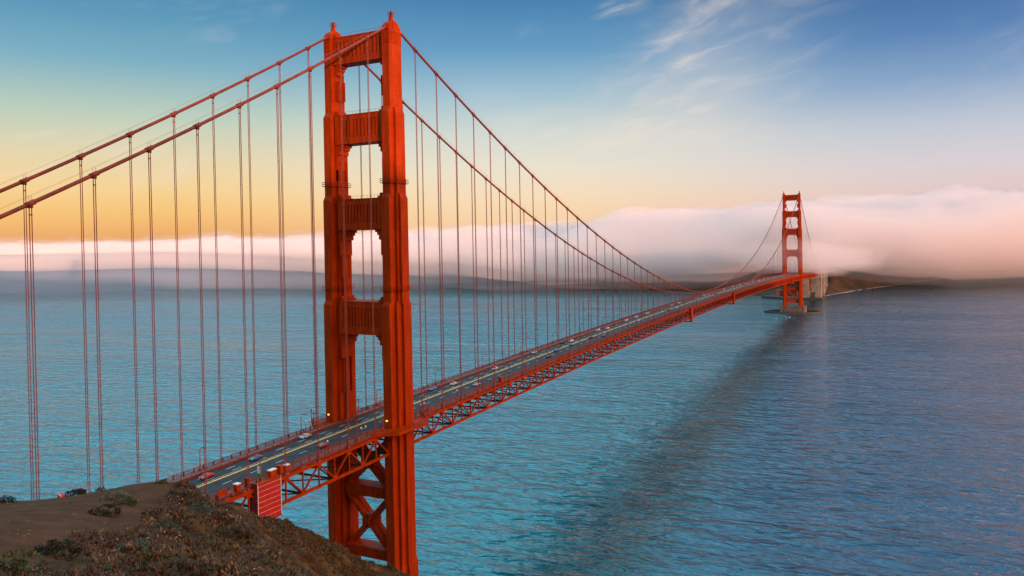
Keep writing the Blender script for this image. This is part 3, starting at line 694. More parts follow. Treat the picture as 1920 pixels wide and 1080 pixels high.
# sign on the lamp pole before the tower
sg = empty('road_sign', (-70.4, -12.15, zr(-70) + 1.0)); tag(sg, 'white panel above a green panel on the lamp pole nearest the hill', 'sign')
q = MB(); q.box(-0.06, 0.0, -0.62, 0.62, 1.5, 3.7); q.build('white_panel', M['white'], sg)
q = MB(); q.box(-0.08, 0.0, -0.85, 0.85, -0.2, 1.45); q.build('green_panel', M['green_sign'], sg)
# cabinets and boxes on the near railing
def cabinet(x, w, h, dy, top, label):
    o = empty('utility_cabinet', (x, -13.0, zr(x) + 0.3)); tag(o, label, 'cabinet', 'orange cabinets along the near railing')
    q = MB(); q.box(-w / 2, w / 2, -dy / 2, dy / 2, 0, h); q.box(-w / 2 + .15, w / 2 - .15, -dy / 2 - .05, -dy / 2 + 0.02, .2, h - .2); q.box(-w / 2 + .15, w / 2 - .15, dy / 2 - .02, dy / 2 + .05, .2, h - .2); q.build('body', M['orange'], o)
    q = MB(); q.box(-w / 2 - .12, w / 2 + .12, -dy / 2 - .12, dy / 2 + .12, h + 0.005, h + .28); q.build('lid', M['white'] if top else M['orange'], o)
cabinet(-79.8, 1.4, 2.0, 1.4, True, 'white topped orange cabinet on the near railing, closest to the hill')
cabinet(-66.0, 2.6, 2.0, 1.2, True, 'white topped orange cabinet right above the red screen')
cabinet(-59.9, 1.7, 1.7, 1.2, True, 'white topped orange cabinet on the near railing, closest of these to tower')
cabinet(-76.0, 0.9, 2.4, 1.2, False, 'narrow all orange box on the near railing left of the red screen')
cabinet(-62.6, 1.4, 2.2, 1.6, False, 'all orange box on the near railing at the red screen edge')
cabinet(83.5, 1.8, 2.2, 1.6, False, 'all orange box on the near railing past the near tower')
o = empty('service_platform', (-86.0, -14.3, zt(-86))); tag(o, 'orange railed service platform hung outside the near railing by the hill', 'platform')
q = MB(); q.box(-2.4, 2.4, -0.9, -0.8, 0.3, 1.4); q.box(-1.6, 1.2, 0.1, 0.25, 2.4, 4.2); q.box(-2.4, -2.3, -.8, .1, .3, 3.2); q.box(2.3, 2.4, -.8, .1, .3, 2.4); [q.box(-2.4, 2.4, -.88, -.8, z, z + .1) for z in (1.9, 2.5)]; q.build('panel', M['orange'], o)
q = MB(); q.box(-2.7, 2.7, -1.1, 0.4, 0.0, 0.28); q.build('base', M['orange'], o)
# screened scaffold
o = empty('screened_scaffold', (-69.6, -14.4, zt(-69.6))); tag(o, 'tall bright red sheeted scaffold with white stripes hung on the side of the truss', 'scaffold')
q = MB(); q.box(-4.6, 4.6, -1.0, -0.85, -9.6, 1.6); q.build('front_sheet', M['tarp'], o)
q = MB(); q.box(-4.75, -4.6, -0.85, 3.0, -9.6, 1.9); q.box(4.6, 4.75, -0.85, 0.6, -9.6, 1.9); q.build('side_sheet', M['tarp_dark'], o)
q = MB()
for i in range(7): z = -8.4 + i * 1.55; q.box(-4.6, 4.6, -1.04, -1.003, z, z + 0.06)
for x in (-4.7, 4.7): q.box(x - .1, x + .1, -1.16, -1.0, -9.8, 2.0)
q.build('stripe', M['white'], o)
q = MB(); q.box(-4.9, 4.9, -1.2, 0.5, -10.0, -9.65); q.box(-4.9, 4.9, -1.2, 0.4, 1.65, 1.85); q.build('frame', M['orange'], o)
q = MB()
for i in range(10): x = -4.5 + i; q.box(x - .03, x + .03, -1.1, -1.02, -11.6, -10.0)
q.box(-4.6, 4.6, -1.1, -1.02, -11.7, -11.6); q.build('net', M['pale'], o)
# maintenance travellers
for x, mt_, lab in ((447, M['tarp'], 'bright red maintenance traveller clamped round the truss before mid span'), (640, M['orange'], 'dark orange maintenance traveller on the truss at mid span'), (1150, M['orange'], 'maintenance traveller on the truss just before the far tower')):
    o = empty('maintenance_traveller', (x, -15.0, zt(x))); tag(o, lab, 'traveller', 'maintenance travellers on the truss')
    q = MB(); q.box(-2.6, 2.6, -0.7, -0.55, -9.6, 1.8)
    for i in range(8): q.box(-2.7, 2.7, -0.85, -0.703, -9.4 + i * 1.45, -9.0 + i * 1.45)
    q.build('ladder_panel', mt_, o)
    q = MB(); q.box(-3.4, -3.1, -0.7, 0.6, -9.8, 2.2); q.box(3.1, 3.4, -0.7, 0.6, -9.8, 2.2); q.box(-3.4, 3.4, -0.8, 28, -10.6, -10.1); q.build('frame', M['orange'], o)

# cars
def make_car(paint):
    o = empty('car')
    prof = [(-2.25, .32), (-2.3, .62), (-2.15, .86), (-1.1, .95), (-.45, 1.38), (.85, 1.42), (1.75, 1.0), (2.2, .95), (2.28, .6), (2.2, .32)]
    q = MB(); n = len(prof)
    def ring(s): return [(x, s * (0.9 - (0.18 if z > 1.1 else 0.0) - (0.04 if z < .5 else 0)), z) for x, z in prof]
    q.add(ring(-1) + ring(1), [tuple(range(n)), tuple(range(n, 2 * n))[::-1]] + [(i, n + i, n + (i + 1) % n, (i + 1) % n) for i in range(n)])
    kid(o, q.build('body', paint, o))
    g = MB()
    for s in (-1, 1): g.add([(-.95, s * .885, .98), (1.55, s * .885, 1.0), (.82, s * .745, 1.36), (-.42, s * .745, 1.33)], [(0, 1, 2, 3)])
    g.add([(-1.08, -.8, 1.0), (-1.08, .8, 1.0), (-.48, .66, 1.40), (-.48, -.66, 1.40)], [(0, 1, 2, 3)]); g.add([(1.72, -.8, 1.04), (1.72, .8, 1.04), (.9, .66, 1.43), (.9, -.66, 1.43)], [(3, 2, 1, 0)])
    kid(o, g.build('window', M['glass'], o))
    for x in (-1.4, 1.4):
        for s in (-1, 1):
            w = MB(); w.tube([(x, s * .72, .33), (x, s * .93, .33)], .33, 12); kid(o, w.build('wheel', M['tyre'], o))
    for s in (-1, 1):
        w = MB(); w.box(-2.34, -2.1, s * .62 - .2, s * .62 + .2, .6, .8); kid(o, w.build('headlight', M['lens'], o))
        w = MB(); w.box(2.1, 2.33, s * .65 - .18, s * .65 + .18, .66, .84); kid(o, w.build('taillight', M['red_lens'], o))
    return o
protos = {}
LANES = {'outer far lane': 8.3, 'middle far lane': 5.6, 'inner far lane': 3.6, 'inner near lane': -0.9, 'outer near lane': -5.6}
CARS = [(-74.1, 'middle far lane', 'red'), (-54, 'middle far lane', 'blue'), (-27.4, 'outer far lane', 'silver'), (-34.1, 'outer near lane', 'red'), (58, 'outer far lane', 'blue'), (71.5, 'middle far lane', 'silver'), (73.5, 'outer near lane', 'silver'),
        (113.4, 'middle far lane', 'silver'), (167, 'outer far lane', 'silver'), (156, 'outer near lane', 'black'), (178, 'inner near lane', 'blue'), (202, 'inner near lane', 'grey'), (209.9, 'outer far lane', 'black'), (216.8, 'middle far lane', 'white'), (235, 'inner near lane', 'black'),
        (246, 'outer near lane', 'blue'), (259.8, 'inner near lane', 'silver'), (273, 'outer far lane', 'white'), (284.4, 'middle far lane', 'white'), (336, 'outer far lane', 'white'), (337, 'inner near lane', 'white'), (360, 'outer far lane', 'white'), (391, 'outer far lane', 'white'),
        (424, 'inner near lane', 'red'), (449, 'inner near lane', 'white'), (463, 'middle far lane', 'blue'), (467, 'outer far lane', 'silver'), (474, 'inner far lane', 'black'), (495, 'outer far lane', 'white'), (555, 'middle far lane', 'silver'), (599, 'outer far lane', 'white'), (606, 'middle far lane', 'white'),
        (704, 'outer far lane', 'white'), (757, 'outer far lane', 'white'), (772, 'middle far lane', 'silver'), (806, 'outer far lane', 'white'), (842, 'outer far lane', 'silver'), (905, 'outer far lane', 'white'), (932, 'inner far lane', 'white'), (955, 'outer far lane', 'silver'), (1000, 'outer far lane', 'white'), (1045, 'outer far lane', 'white'),
        (1080, 'middle far lane', 'white'), (1105, 'outer far lane', 'silver'), (1135, 'outer far lane', 'white'), (1160, 'middle far lane', 'white'), (1185, 'outer far lane', 'silver'), (1212, 'outer far lane', 'white'), (1245, 'outer far lane', 'white'), (1300, 'outer far lane', 'white')]
seen = {}
for x, lane, colr in CARS:
    if colr not in protos: c = protos[colr] = make_car(M['car_' + colr])
    else: c = copy_tree(protos[colr])
    y = LANES[lane]; c.location = (x, y, zr(x) + 0.01); c.rotation_euler = (0, math.atan2(zr(x - 2) - zr(x + 2), 4), 0)
    if y < 0: c.rotation_euler[2] = math.pi; c.rotation_euler[1] *= -1
    i = min(range(len(LX)), key=lambda j: abs(LX[j] - x))
    wh = '%s lamp %s' % (ORD[1 - i] if i < 2 else ORD[i - 2], 'before near tower' if i < 2 else 'past near tower')
    lab = '%s car in %s by %s' % (colr, lane, wh)
    if x > L: lab = '%s car in %s just beyond the far tower' % (colr, lane)
    if lab in seen: lab = lab.replace(' car', ' car, farther one,')
    seen[lab] = 1
    tag(c, lab, 'car', 'cars crossing the bridge')

# people on the near walkway beside the tower
def skin_person(name, loc, rz, top_mat, legs_mat, label):
    J = {'pel': (0, 0, .95, .15), 'wai': (0, 0, 1.12, .14), 'che': (0, 0, 1.34, .17), 'nec': (0, 0, 1.50, .06), 'hd1': (.01, 0, 1.60, .085), 'hd2': (.02, 0, 1.74, .075)}
    E_ = [('pel', 'wai'), ('wai', 'che'), ('che', 'nec'), ('nec', 'hd1'), ('hd1', 'hd2')]
    for s, t in ((-1, 'l'), (1, 'r')):
        st = 0.12 * s
        J.update({'hip' + t: (0, s * .1, .88, .10), 'kne' + t: (st + .04, s * .11, .5, .065), 'ank' + t: (st * 1.4 - .02, s * .11, .09, .045), 'toe' + t: (st * 1.4 + .16, s * .12, .04, .035),
                  'sho' + t: (0, s * .19, 1.42, .065), 'elb' + t: (-st * .6, s * .25, 1.14, .045), 'wri' + t: (-st + .06, s * .25, .9, .032), 'han' + t: (-st + .09, s * .25, .8, .03)})
        E_ += [('pel', 'hip' + t), ('hip' + t, 'kne' + t), ('kne' + t, 'ank' + t), ('ank' + t, 'toe' + t), ('che', 'sho' + t), ('sho' + t, 'elb' + t), ('elb' + t, 'wri' + t), ('wri' + t, 'han' + t)]
    names = list(J); me = bpy.data.meshes.new('body'); me.from_pydata([J[q][:3] for q in names], [(names.index(a), names.index(b)) for a, b in E_], [])
    o = bpy.data.objects.new(name, me); COL.objects.link(o); o.location = loc; o.rotation_euler = (0, 0, rz)
    md = o.modifiers.new('skin', 'SKIN')
    for i, q in enumerate(names):
        sv = me.skin_vertices[0].data[i]; sv.radius = (J[q][3], J[q][3]); sv.use_root = (q == 'pel')
    o.modifiers.new('sub', 'SUBSURF').levels = 2; o.modifiers['sub'].render_levels = 2
    mt, kk, b = material('person_skin_and_clothes'); sp = kk.new('ShaderNodeSeparateXYZ'); kk.l.new(kk.new('ShaderNodeTexCoord').outputs['Object'], sp.inputs[0])
    c = kk.mix(kk.math('GREATER_THAN', sp.outputs[2], .93), legs_mat, top_mat); c = kk.mix(kk.math('GREATER_THAN', sp.outputs[2], 1.5), c, (0.5, 0.33, 0.25, 1))
    kk.l.new(c, b.inputs['Base Color']); me.materials.append(mt)
    h = MB(); h.tube([(-.02, 0, 1.70), (-.02, 0, 1.78), (-.01, 0, 1.83)], [.11, .10, .04], 10); h.build('hair', M['tyre'], o)
    tag(o, label, 'person')
gz = zr(17) + 0.3
skin_person('person', (17.3, -11.4, gz), R(20), (0.45, 0.02, 0.03, 1), (0.02, 0.02, 0.03, 1), 'person in a red top and dark trousers walking just past the near tower')
skin_person('person', (19.2, -12.2, gz), R(170), (0.5, 0.48, 0.45, 1), (0.04, 0.04, 0.06, 1), 'person in a pale top by the near railing just past the near tower')

# ------------------------------------------------------------------ shrubs and ground cover on the hillside
def leaf_cloud(n, rx, rz, leaf, rng):
    q = MB(); off_ = rng.uniform(0, 50)
    for _ in range(n):
        while True:
            p = Vector((rng.uniform(-1, 1), rng.uniform(-1, 1), rng.uniform(0, 1)))
            r = p.length
            if r < 1 and r > 0.25 and noise.noise(p * 2.2 + Vector((rx * 9 + off_, 0, 0))) > -0.05 + 0.25 * (r - 0.6): break
        c = Vector((p.x * rx * 1.25, p.y * rx * 1.25, p.z * rz * (1.15 + .5 * noise.noise(p * 1.5 + Vector((off_, 3, 0)))))); d = (p + Vector((rng.uniform(-.6, .6), rng.uniform(-.6, .6), rng.uniform(-.2, .8)))).normalized()
        s = d.cross(Vector((rng.uniform(-1, 1), rng.uniform(-1, 1), rng.uniform(-1, 1)))).normalized(); l = leaf * rng.uniform(.6, 1.4)
        q.add([c - s * l * .3, c + d * l * .5 - s * l * .36, c + d * l, c + d * l * .5 + s * l * .36], [(0, 1, 2, 3)])
    return q
for nm, c in dict(leaf_green=(0.055, 0.075, 0.02), leaf_dark=(0.020, 0.026, 0.012), leaf_grey=(0.10, 0.115, 0.085), leaf_teal=(0.045, 0.085, 0.06), leaf_dry=(0.22, 0.125, 0.040), leaf_brown=(0.072, 0.034, 0.012)).items():
    M[nm] = simple(nm, c, 0.8, 0, 0.45, 3.0)
SHR = [(-196.1, -123.4, .9, .55, 'leaf_green', 'olive green shrub low on the slope where the dirt ends'), (-200.2, -126.3, 1.0, .6, 'leaf_dark', 'dark green shrub at the dirt edge, middle of the hill'), (-195.2, -120.7, 1.1, .5, 'leaf_grey', 'pale grey green shrub below the dirt crest'),
       (-192.5, -128.1, 1.0, .9, 'leaf_teal', 'round grey teal bush near the slope edge by the bridge'), (-220.1, -148.4, 1.1, .6, 'leaf_green', 'green shrub at the bottom corner of the dirt'), (-213.6, -141.5, 1.2, .7, 'leaf_dark', 'dark bush on the lower dirt shoulder'),
       (-193.0, -112.1, 1.0, .5, 'leaf_dark', 'dark shrub on the crest beside the small red bag'), (-198.6, -110.0, .8, .5, 'leaf_dark', 'dark shrub on the crest at the far end of the dirt'), (-200.6, -134.2, .8, .6, 'leaf_teal', 'small blue green bush in the middle of the slope'),
       (-207.7, -139.9, .9, .6, 'leaf_teal', 'blue green bush on the lower slope below the dirt'), (-191.6, -113.6, .4, .3, 'leaf_green', 'small green shrub on the crest next to a suspender pair'), (-202.9, -140.6, .7, .5, 'leaf_teal', 'grey teal bush at the lower right of the slope'), (-188.3, -118.0, .5, .3, 'leaf_green', 'yellow green shrub on the top of the knoll beside the road')]
rng = random.Random(3)
for x, y, rx, rz_, mt_, lab in SHR:
    z = ground_z(x, y) - 0.08
    o = empty('shrub', (x, y, z)); tag(o, lab, 'shrub', 'shrubs on the hillside')
    q = leaf_cloud(int(750 * rx * rx), rx, rz_, 0.15, rng); q.build('foliage', M[mt_], o)
    q = MB()
    for _ in range(6):
        a = rng.uniform(0, 6.28); q.tube([(0, 0, -.1), (math.cos(a) * rx * .4, math.sin(a) * rx * .4, rz_ * .5)], [.04, .015], 5)
    q.build('stem', M['leaf_brown'], o)
def scatter(name, n, mt_, label, cat, kindfn, sel):
    q = MB(); cnt = 0; tries = 0
    while cnt < n and tries < n * 40:
        tries += 1; x = rng.uniform(-224, -180); y = rng.uniform(-152, -100)
        if not sel(x, y): continue
        kindfn(q, Vector((x, y, ground_z(x, y)))); cnt += 1
    o = q.build(name, mt_); tag(o, label, cat, None, 'stuff')
def tuft(lo, hi, nb):
    def f(q, p):
        s = rng.uniform(lo, hi)
        for _ in range(nb):
            a = rng.uniform(0, 6.28); d = Vector((math.cos(a) * rng.uniform(.2, 1), math.sin(a) * rng.uniform(.2, 1), rng.uniform(.25, 1))) * s
            w = Vector((-math.sin(a), math.cos(a), 0)) * s * 0.16; b = p + Vector((rng.uniform(-.4, .4) * s, rng.uniform(-.4, .4) * s, -.04))
            q.add([b - w, b + w, b + d + w * .4, b + d - w * .4], [(0, 1, 2, 3)])
    return f
def stone(lo, hi):
    def f(q, p):
        s = rng.uniform(lo, hi); n = 6; rz0 = rng.uniform(0, 6)
        ring = [p + Vector((math.cos(rz0 + a * 6.283 / n) * s * rng.uniform(.7, 1.1), math.sin(rz0 + a * 6.283 / n) * s * rng.uniform(.7, 1.1), -.03)) for a in range(n)]
        mid_ = [p + (v - p) * .8 + Vector((0, 0, s * rng.uniform(.5, .8))) for v in ring]
        q.add(ring + mid_ + [p + Vector((0, 0, s * .9))], [(i, (i + 1) % n, n + (i + 1) % n, n + i) for i in range(n)] + [(n + i, n + (i + 1) % n, 2 * n) for i in range(n)])
    return f
def on_slope(x, y): return scrub_side(x, y) + 3 * noise.noise(Vector((x * .15, y * .15, 0))) > 0.5
def on_dirt(x, y): return scrub_side(x, y) < 1 and rng.random() < 0.5 + noise.noise(Vector((x * .3, y * .3, 4)))
scatter('dry_grass', 4500, M['leaf_dry'], 'dry straw coloured tufts over the hillside', 'dry grass', tuft(.12, .34, 6), lambda x, y: on_slope(x, y) and noise.noise(Vector((x * .2, y * .2, 5))) > -0.1)
scatter('undergrowth', 9000, M['leaf_brown'], 'dark brown low scrub over the hillside', 'scrub', tuft(.14, .42, 8), on_slope)
scatter('ground_cover_leaves', 3500, M['leaf_green'], 'olive green ground plants over the hillside', 'ground cover', tuft(.1, .32, 8), lambda x, y: on_slope(x, y) and noise.noise(Vector((x * .25, y * .25, 9))) > 0.05)
def ridge_scatter(name, n, mt_, label, cat, kindfn):
    q = MB()
    for _ in range(n):
        x = rng.uniform(-118, -24); y = rng.uniform(-74, -18)
        if noise.noise(Vector((x * .12, y * .12, 6))) > -0.25: kindfn(q, Vector((x, y, ground_z(x, y))))
    o = q.build(name, mt_); tag(o, label, cat, None, 'stuff')
ridge_scatter('undergrowth', 5200, M['leaf_brown'], 'dark low scrub over the steep bank beside the tower', 'scrub', tuft(.3, .85, 7))
ridge_scatter('dry_grass', 2600, M['leaf_dry'], 'straw coloured tufts over the steep bank beside the tower', 'dry grass', tuft(.25, .7, 6))
ridge_scatter('ground_cover_leaves', 1500, M['leaf_green'], 'olive plants over the steep bank beside the tower', 'ground cover', tuft(.3, .9, 8))
scatter('gravel', 1900, M['blossom'], 'pale stones and blossoms dotting the hillside', 'stones', stone(.035, .10), lambda x, y: on_slope(x, y) and noise.noise(Vector((x * .12, y * .12, 2))) > -0.1)
scatter('grass', 500, M['leaf_dry'], 'sparse short grass on the bare dirt', 'grass', tuft(.08, .18, 5), on_dirt)
# the small red and white thing on the crest
zc_ = ground_z(-194.3, -111.7); o = empty('backpack', (-194.3, -111.7, zc_ - 0.03)); tag(o, 'small rounded red bag with a white band lying on the crest of the dirt', 'bag')
def dome(r0, h, n=14, m_=6, sx=1.0):
    v = []; fs = []
    for i in range(m_ + 1):
        a = math.pi / 2 * i / m_
        for j in range(n): b_ = 2 * math.pi * j / n; v.append((math.cos(a) * math.cos(b_) * r0, math.cos(a) * math.sin(b_) * r0 * sx, math.sin(a) * h))
    for i in range(m_):
        for j in range(n): fs.append((i * n + j, i * n + (j + 1) % n, (i + 1) * n + (j + 1) % n, (i + 1) * n + j))
    return v, fs
q = MB(); q.add(*dome(.34, .36, sx=.9)); q.build('body', M['cloth_red'], o, True)
q = MB(); q.tube([(-.20, .30 * math.cos(a) * .95 , .34 * math.sin(a)) for a in [math.pi * i / 10 for i in range(11)]], .045, 6); q.build('band', M['white'], o)

# ------------------------------------------------------------------ far shore
def shore():
    mt, kk, b = material('shore_land'); pos = kk.new('ShaderNodeNewGeometry').outputs['Position']
    n1 = kk.noise(pos, 0.02, 6, 0.65); n2 = kk.noise(pos, 0.09, 5, 0.65)
    c = kk.mix(kk.smooth(n1, .35, .65), (0.030, 0.028, 0.016, 1), (0.095, 0.060, 0.035, 1)); c = kk.mix(kk.math('MULTIPLY', kk.smooth(n2, .5, .7), .6), c, (0.02, 0.028, 0.014, 1))
    kk.l.new(c, b.inputs['Base Color']); b.inputs['Roughness'].default_value = .95
    gx = np.linspace(1560, 4200, 160); gy = np.linspace(-900, 1500, 160); H = np.zeros((len(gx), len(gy)))
    ys = [-900, -500, -282, -190, -100, -67, -30, 0, 60, 105, 140, 300, 655, 1000, 1500]
    xs_ = [4400, 3300, 2626, 2300, 2060, 1950, 1800, 1690, 1640, 1660, 1740, 1840, 1990, 2300, 2800]
    for j, y in enumerate(gy):
        x0 = float(np.interp(y, ys, xs_))
        for i, x in enumerate(gx):
            d = x - x0 + 14 * fbm(x * .01, y * .01, 1, 4)
            rise = 0.30 if y < 30 else 0.10 if y < 200 else 0.05
            H[i, j] = min(95 if y < 0 else 14 if y < 200 else 5, max(-6, d * rise)) * (0.75 + 0.5 * fbm(x * .008, y * .008, 7, 5)) + 1.0 if d > 0 else max(-6, d * .2)
    o = grid_mesh('terrain', gx, gy, H, mt); tag(o, 'brown wooded far shore under the fog', 'shore', None, 'structure')
    # surf along the waterline
    q = MB(); r2 = random.Random(5)
    for _ in range(700):
        y = r2.uniform(-330, -14); x0 = float(np.interp(y, ys, xs_)); big = 1.0 if -40 > y > -130 else .5
        cx_, cy_ = x0 - r2.uniform(2, 16) * big, y; s = r2.uniform(2, 10) * (0.7 + big); n = 9
        a0 = math.atan2(1, -0.35)
        q.add([(cx_ + math.cos(a0) * s * math.cos(t_ * 6.283 / n) * r2.uniform(.6, 1.2) - math.sin(a0) * s * .35 * math.sin(t_ * 6.283 / n), cy_ + math.sin(a0) * s * math.cos(t_ * 6.283 / n) * r2.uniform(.6, 1.2) + math.cos(a0) * s * .35 * math.sin(t_ * 6.283 / n), 0.25 + _ * 0.0008) for t_ in range(n)], [tuple(range(n))])
    o = q.build('surf', M['foam']); tag(o, 'white surf breaking along the far shore', 'surf', None, 'stuff')
    q = MB()
    for _ in range(8):
        cx_ = r2.gauss(1188, 14); cy_ = r2.gauss(0, 7); s = r2.uniform(.5, 2.2); n = 8
        q.add([(cx_ + math.cos(t_ * 6.283 / n) * s * 1.6, cy_ + math.sin(t_ * 6.283 / n) * s, .25 + _ * .001) for t_ in range(n)], [tuple(range(n))])
    o = q.build('foam', M['foam']); tag(o, 'white churned foam patch in front of the far pier', 'foam', None, 'stuff')
    for x, y, s in ((1985, -92, 6), (2010, -112, 5), (1940, -75, 3.5), (2440, -260, 5)):
        q = MB(); v, fs = dome(s, s * .8, 9, 4); q.add([(px * (1 + .3 * noise.noise(Vector((px, py, x)))), py, pz * (1 + .4 * noise.noise(Vector((px, py, y))))) for px, py, pz in v], fs)
        o = q.build('rock', M['rock'], None, False, (x, y, -.5)); tag(o, 'dark wet rock in the surf off the far shore', 'rock', 'rocks in the surf')
shore()
q = MB(); q.prism([(1592, -24), (1680, -24), (1700, 60), (1690, 96), (1640, 112), (1600, 60)], -4, [(1592, -24), (1680, -24), (1700, 60), (1690, 96), (1640, 112), (1600, 60)], 5)
o = q.build('seawall', M['dark']); tag(o, 'low dark seawall at the foot of the far pylons', 'seawall')
o = empty('brick_fort', (1662, 58, 5)); tag(o, 'square dark red brick fort on the far shore beside the tower', 'fort')
q = MB(); q.box(-16, 16, -22, 22, 0, 14); q.box(-17, 17, -23, 23, 12.6, 13.4); q.build('wall', M['brick'], o)
for zz in (2.5, 6, 9.5):
    for i in range(9):
        q = MB(); c = -19 + i * 4.75; q.box(-16.15, -15.9, c - .6, c + .6, zz, zz + 1.5); q.build('window', M['dark'], o)
o = empty('jetty', (0, 0, 0)); tag(o, 'thin dark jetty reaching out from the far shore', 'jetty')
q = MB(); a = Vector((1830, 720, 0)); b_ = Vector((1900, 400, 0)); q.bar(a + Vector((0, 0, 3.4)), b_ + Vector((0, 0, 3.4)), 6, 1.6); q.build('deck', M['dark'], o)
for i in range(24):
    q = MB(); p = a.lerp(b_, i / 23); q.box(p.x - .8, p.x + .8, p.y - 1, p.y + 1, -4, 2.6); q.build('pile', M['dark'], o)
o = empty('buoy', (1368.7, -177, 0)); tag(o, 'small dark red buoy floating alone right of the far tower', 'buoy')
q = MB(); q.tube([(0, 0, -.8), (0, 0, -.1), (0, 0, .9), (0, 0, 1.1)], [1.0, 1.5, 1.5, 1.0], 14); q.build('float', M['brick'], o)
q = MB()
for a in range(4): t_ = a * math.pi / 2; q.bar((math.cos(t_) * .9, math.sin(t_) * .9, 1.0), (math.cos(t_) * .3, math.sin(t_) * .3, 4.6), .16, .16)
q.box(-.5, .5, -.5, .5, 3.4, 4.8); q.build('cage', M['brick'], o)
q = MB(); q.box(-.2, .2, -.2, .2, 4.8, 5.4); q.build('lantern', M['lens'], o)

# ------------------------------------------------------------------ fog bank
def fog_mat(name, dens, col=(0.988, 0.922, 0.872, 1), an=-0.35):
    mt = bpy.data.materials.new(name); mt.use_nodes = True; kk = NT(mt.node_tree); kk.n.clear()
    v = kk.new('ShaderNodeVolumePrincipled'); v.inputs['Density'].default_value = dens; v.inputs['Color'].default_value = col; v.inputs['Anisotropy'].default_value = an
    kk.l.new(v.outputs[0], kk.new('ShaderNodeOutputMaterial').inputs['Volume']); return mt
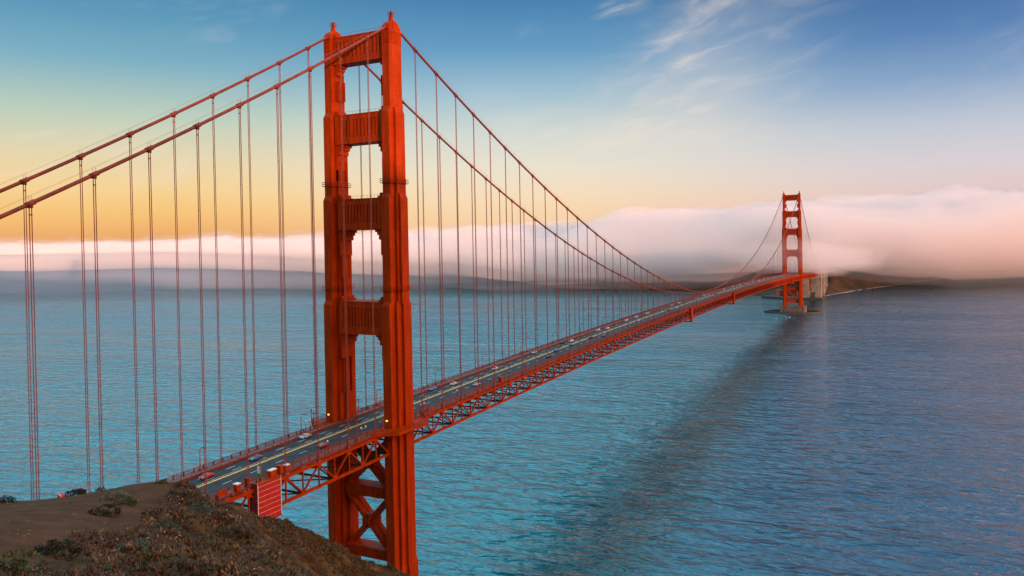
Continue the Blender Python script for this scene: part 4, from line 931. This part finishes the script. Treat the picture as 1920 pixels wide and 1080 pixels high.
# front line of the bank (x, y, base height, top height)
FRONT = [(-1800, 4400, 4, 168), (-350, 3350, 4, 172), (700, 2450, 4, 172), (1220, 1800, 2, 176), (1500, 1180, -4, 186), (1610, 740, -14, 202), (1650, 430, -14, 222), (1660, 200, -4, 240), (1645, 40, 46, 250), (1740, -150, 12, 262), (2000, -420, -8, 290), (2400, -760, 12, 330), (2700, -1300, 10, 360), (3300, -2200, 10, 380)]
def catmull(P, n):
    out = []; P = [Vector(p) for p in P]
    for i in range(len(P) - 1):
        a, b, c, d = P[max(0, i - 1)], P[i], P[i + 1], P[min(len(P) - 1, i + 2)]
        for q in range(n):
            t_ = q / n; out.append(0.5 * ((2 * b) + (c - a) * t_ + (2 * a - 5 * b + 4 * c - d) * t_ ** 2 + (3 * b - a - 3 * c + d) * t_ ** 3))
    out.append(P[-1]); return out
def fog(name, mat, inset, lift, sink, lump, label, out_lift=0, front=None, depth=5200, nseg=22, nr=40):
    line_ = catmull([Vector((a, b, c, d)) for a, b, c, d in (front or FRONT)], nseg); n = len(line_)
    cen = Vector((-239, -182)); up = []; dn = []
    for i, p in enumerate(line_):
        dr = (Vector((p[0], p[1])) - cen).normalized()
        dist0 = (Vector((p[0], p[1])) - cen).length
        for j in range(nr):
            t_ = (j / (nr - 1)) ** 1.8; r = inset + t_ * depth
            x = p[0] + dr.x * r; y = p[1] + dr.y * r
            prof = math.sqrt(max(0.0, 1 - (1 - min(1, t_ * depth / 420.0)) ** 2)); base, top = p[2] + lift + out_lift * min(1.0, max(0.0, (p[1] - 500) / 1200.0)), p[3] - sink; mid_ = base + (top - base) * .35
            l1 = noise.fractal(Vector((x * .0022, y * .0022, 3.1)), 1.0, 2.0, 3); l2 = noise.fractal(Vector((x * .0085, y * .0085, 1.4)), 1.0, 2.1, 3)
            zt_ = mid_ + (top - mid_) * prof + lump * (0.45 * l1 + (0.18 + 0.42 * min(1.0, max(0.0, (p[1] - 500) / 1200.0))) * l2) * (prof ** .7) * (top - base) * .5
            zb_ = mid_ - (mid_ - base) * prof + (6 * l1 + 5 * l2) * prof
            sh = 90 * l1 + 40 * l2
            X = x + dr.x * sh * (1 - t_); Y = y + dr.y * sh * (1 - t_)
            up.append((X, Y, max(zt_, zb_ + 1))); dn.append((X, Y, min(zb_, zt_ - 1)))
    q = MB(); q.v = up + dn; N = len(up); f = []
    for i in range(n - 1):
        for j in range(nr - 1):
            a = i * nr + j; f += [(a, a + nr, a + nr + 1, a + 1), (N + a, N + a + 1, N + a + nr + 1, N + a + nr)]
        a = i * nr; f.append((a, N + a, N + a + nr, a + nr)); a += nr - 1; f.append((a, a + nr, N + a + nr, N + a))
    for j in range(nr - 1):
        f.append((j, j + 1, N + j + 1, N + j)); a = (n - 1) * nr + j; f.append((a, N + a, N + a + 1, a + 1))
    q.f = f; o = q.build(name, mat, None, True); tag(o, label, 'fog', None, 'stuff'); return o
fog('fog_bank', fog_mat('fog_shade_veil', 0.0009, (0.56, 0.68, 0.80, 1)), 0, 4, 3, 1.0, 'thin veil of fog tinted blue grey as shade under the pink bank')  # shade at the foot of the bank put into this blue-grey fog colour
fog('fog_bank', fog_mat('fog_thin', 0.0036), 35, 24, 12, 1.2, 'fog bank rolling over the far shore behind the far tower', 52)
fog('fog_bank', fog_mat('fog_thick', 0.014), 95, 46, 30, 1.5, 'dense core of the fog bank behind the far tower', 82)
def wisp(loc, rad, dens, label, seed):
    q = MB(); nu, nv = 28, 16; v = []; f = []
    for i in range(nv + 1):
        th = math.pi * i / nv
        for j in range(nu):
            ph = 2 * math.pi * j / nu; d = Vector((math.sin(th) * math.cos(ph), math.sin(th) * math.sin(ph), math.cos(th)))
            k_ = 1 + .35 * noise.fractal(d * 1.8 + Vector((seed, 0, 0)), 1.0, 2.0, 4); v.append((d.x * rad[0] * k_, d.y * rad[1] * k_, d.z * rad[2] * k_))
    for i in range(nv):
        for j in range(nu): f.append((i * nu + j, (i + 1) * nu + j, (i + 1) * nu + (j + 1) % nu, i * nu + (j + 1) % nu))
    q.add(v, f); o = q.build('fog_wisp', fog_mat('fog_wisp', dens), None, True, loc); tag(o, label, 'fog', 'fog round the far tower', 'stuff')
for kq in range(4):
    sc = 1.0 - 0.2 * kq
    wisp((1335 + 30 * kq, 4, 112), (150 * sc, 120 * sc, 30 * sc), 0.0016, 'thin fog wrapping the lower legs of the far tower', 1.0 + kq * 0.3)
for kq in range(3):
    sc = 1.0 - 0.2 * kq
    wisp((1560, -6, 92), (170 * sc, 150 * sc, 36 * sc), 0.0024, 'soft fog swallowing the road beyond the far tower', 4.0 + kq * 0.3)
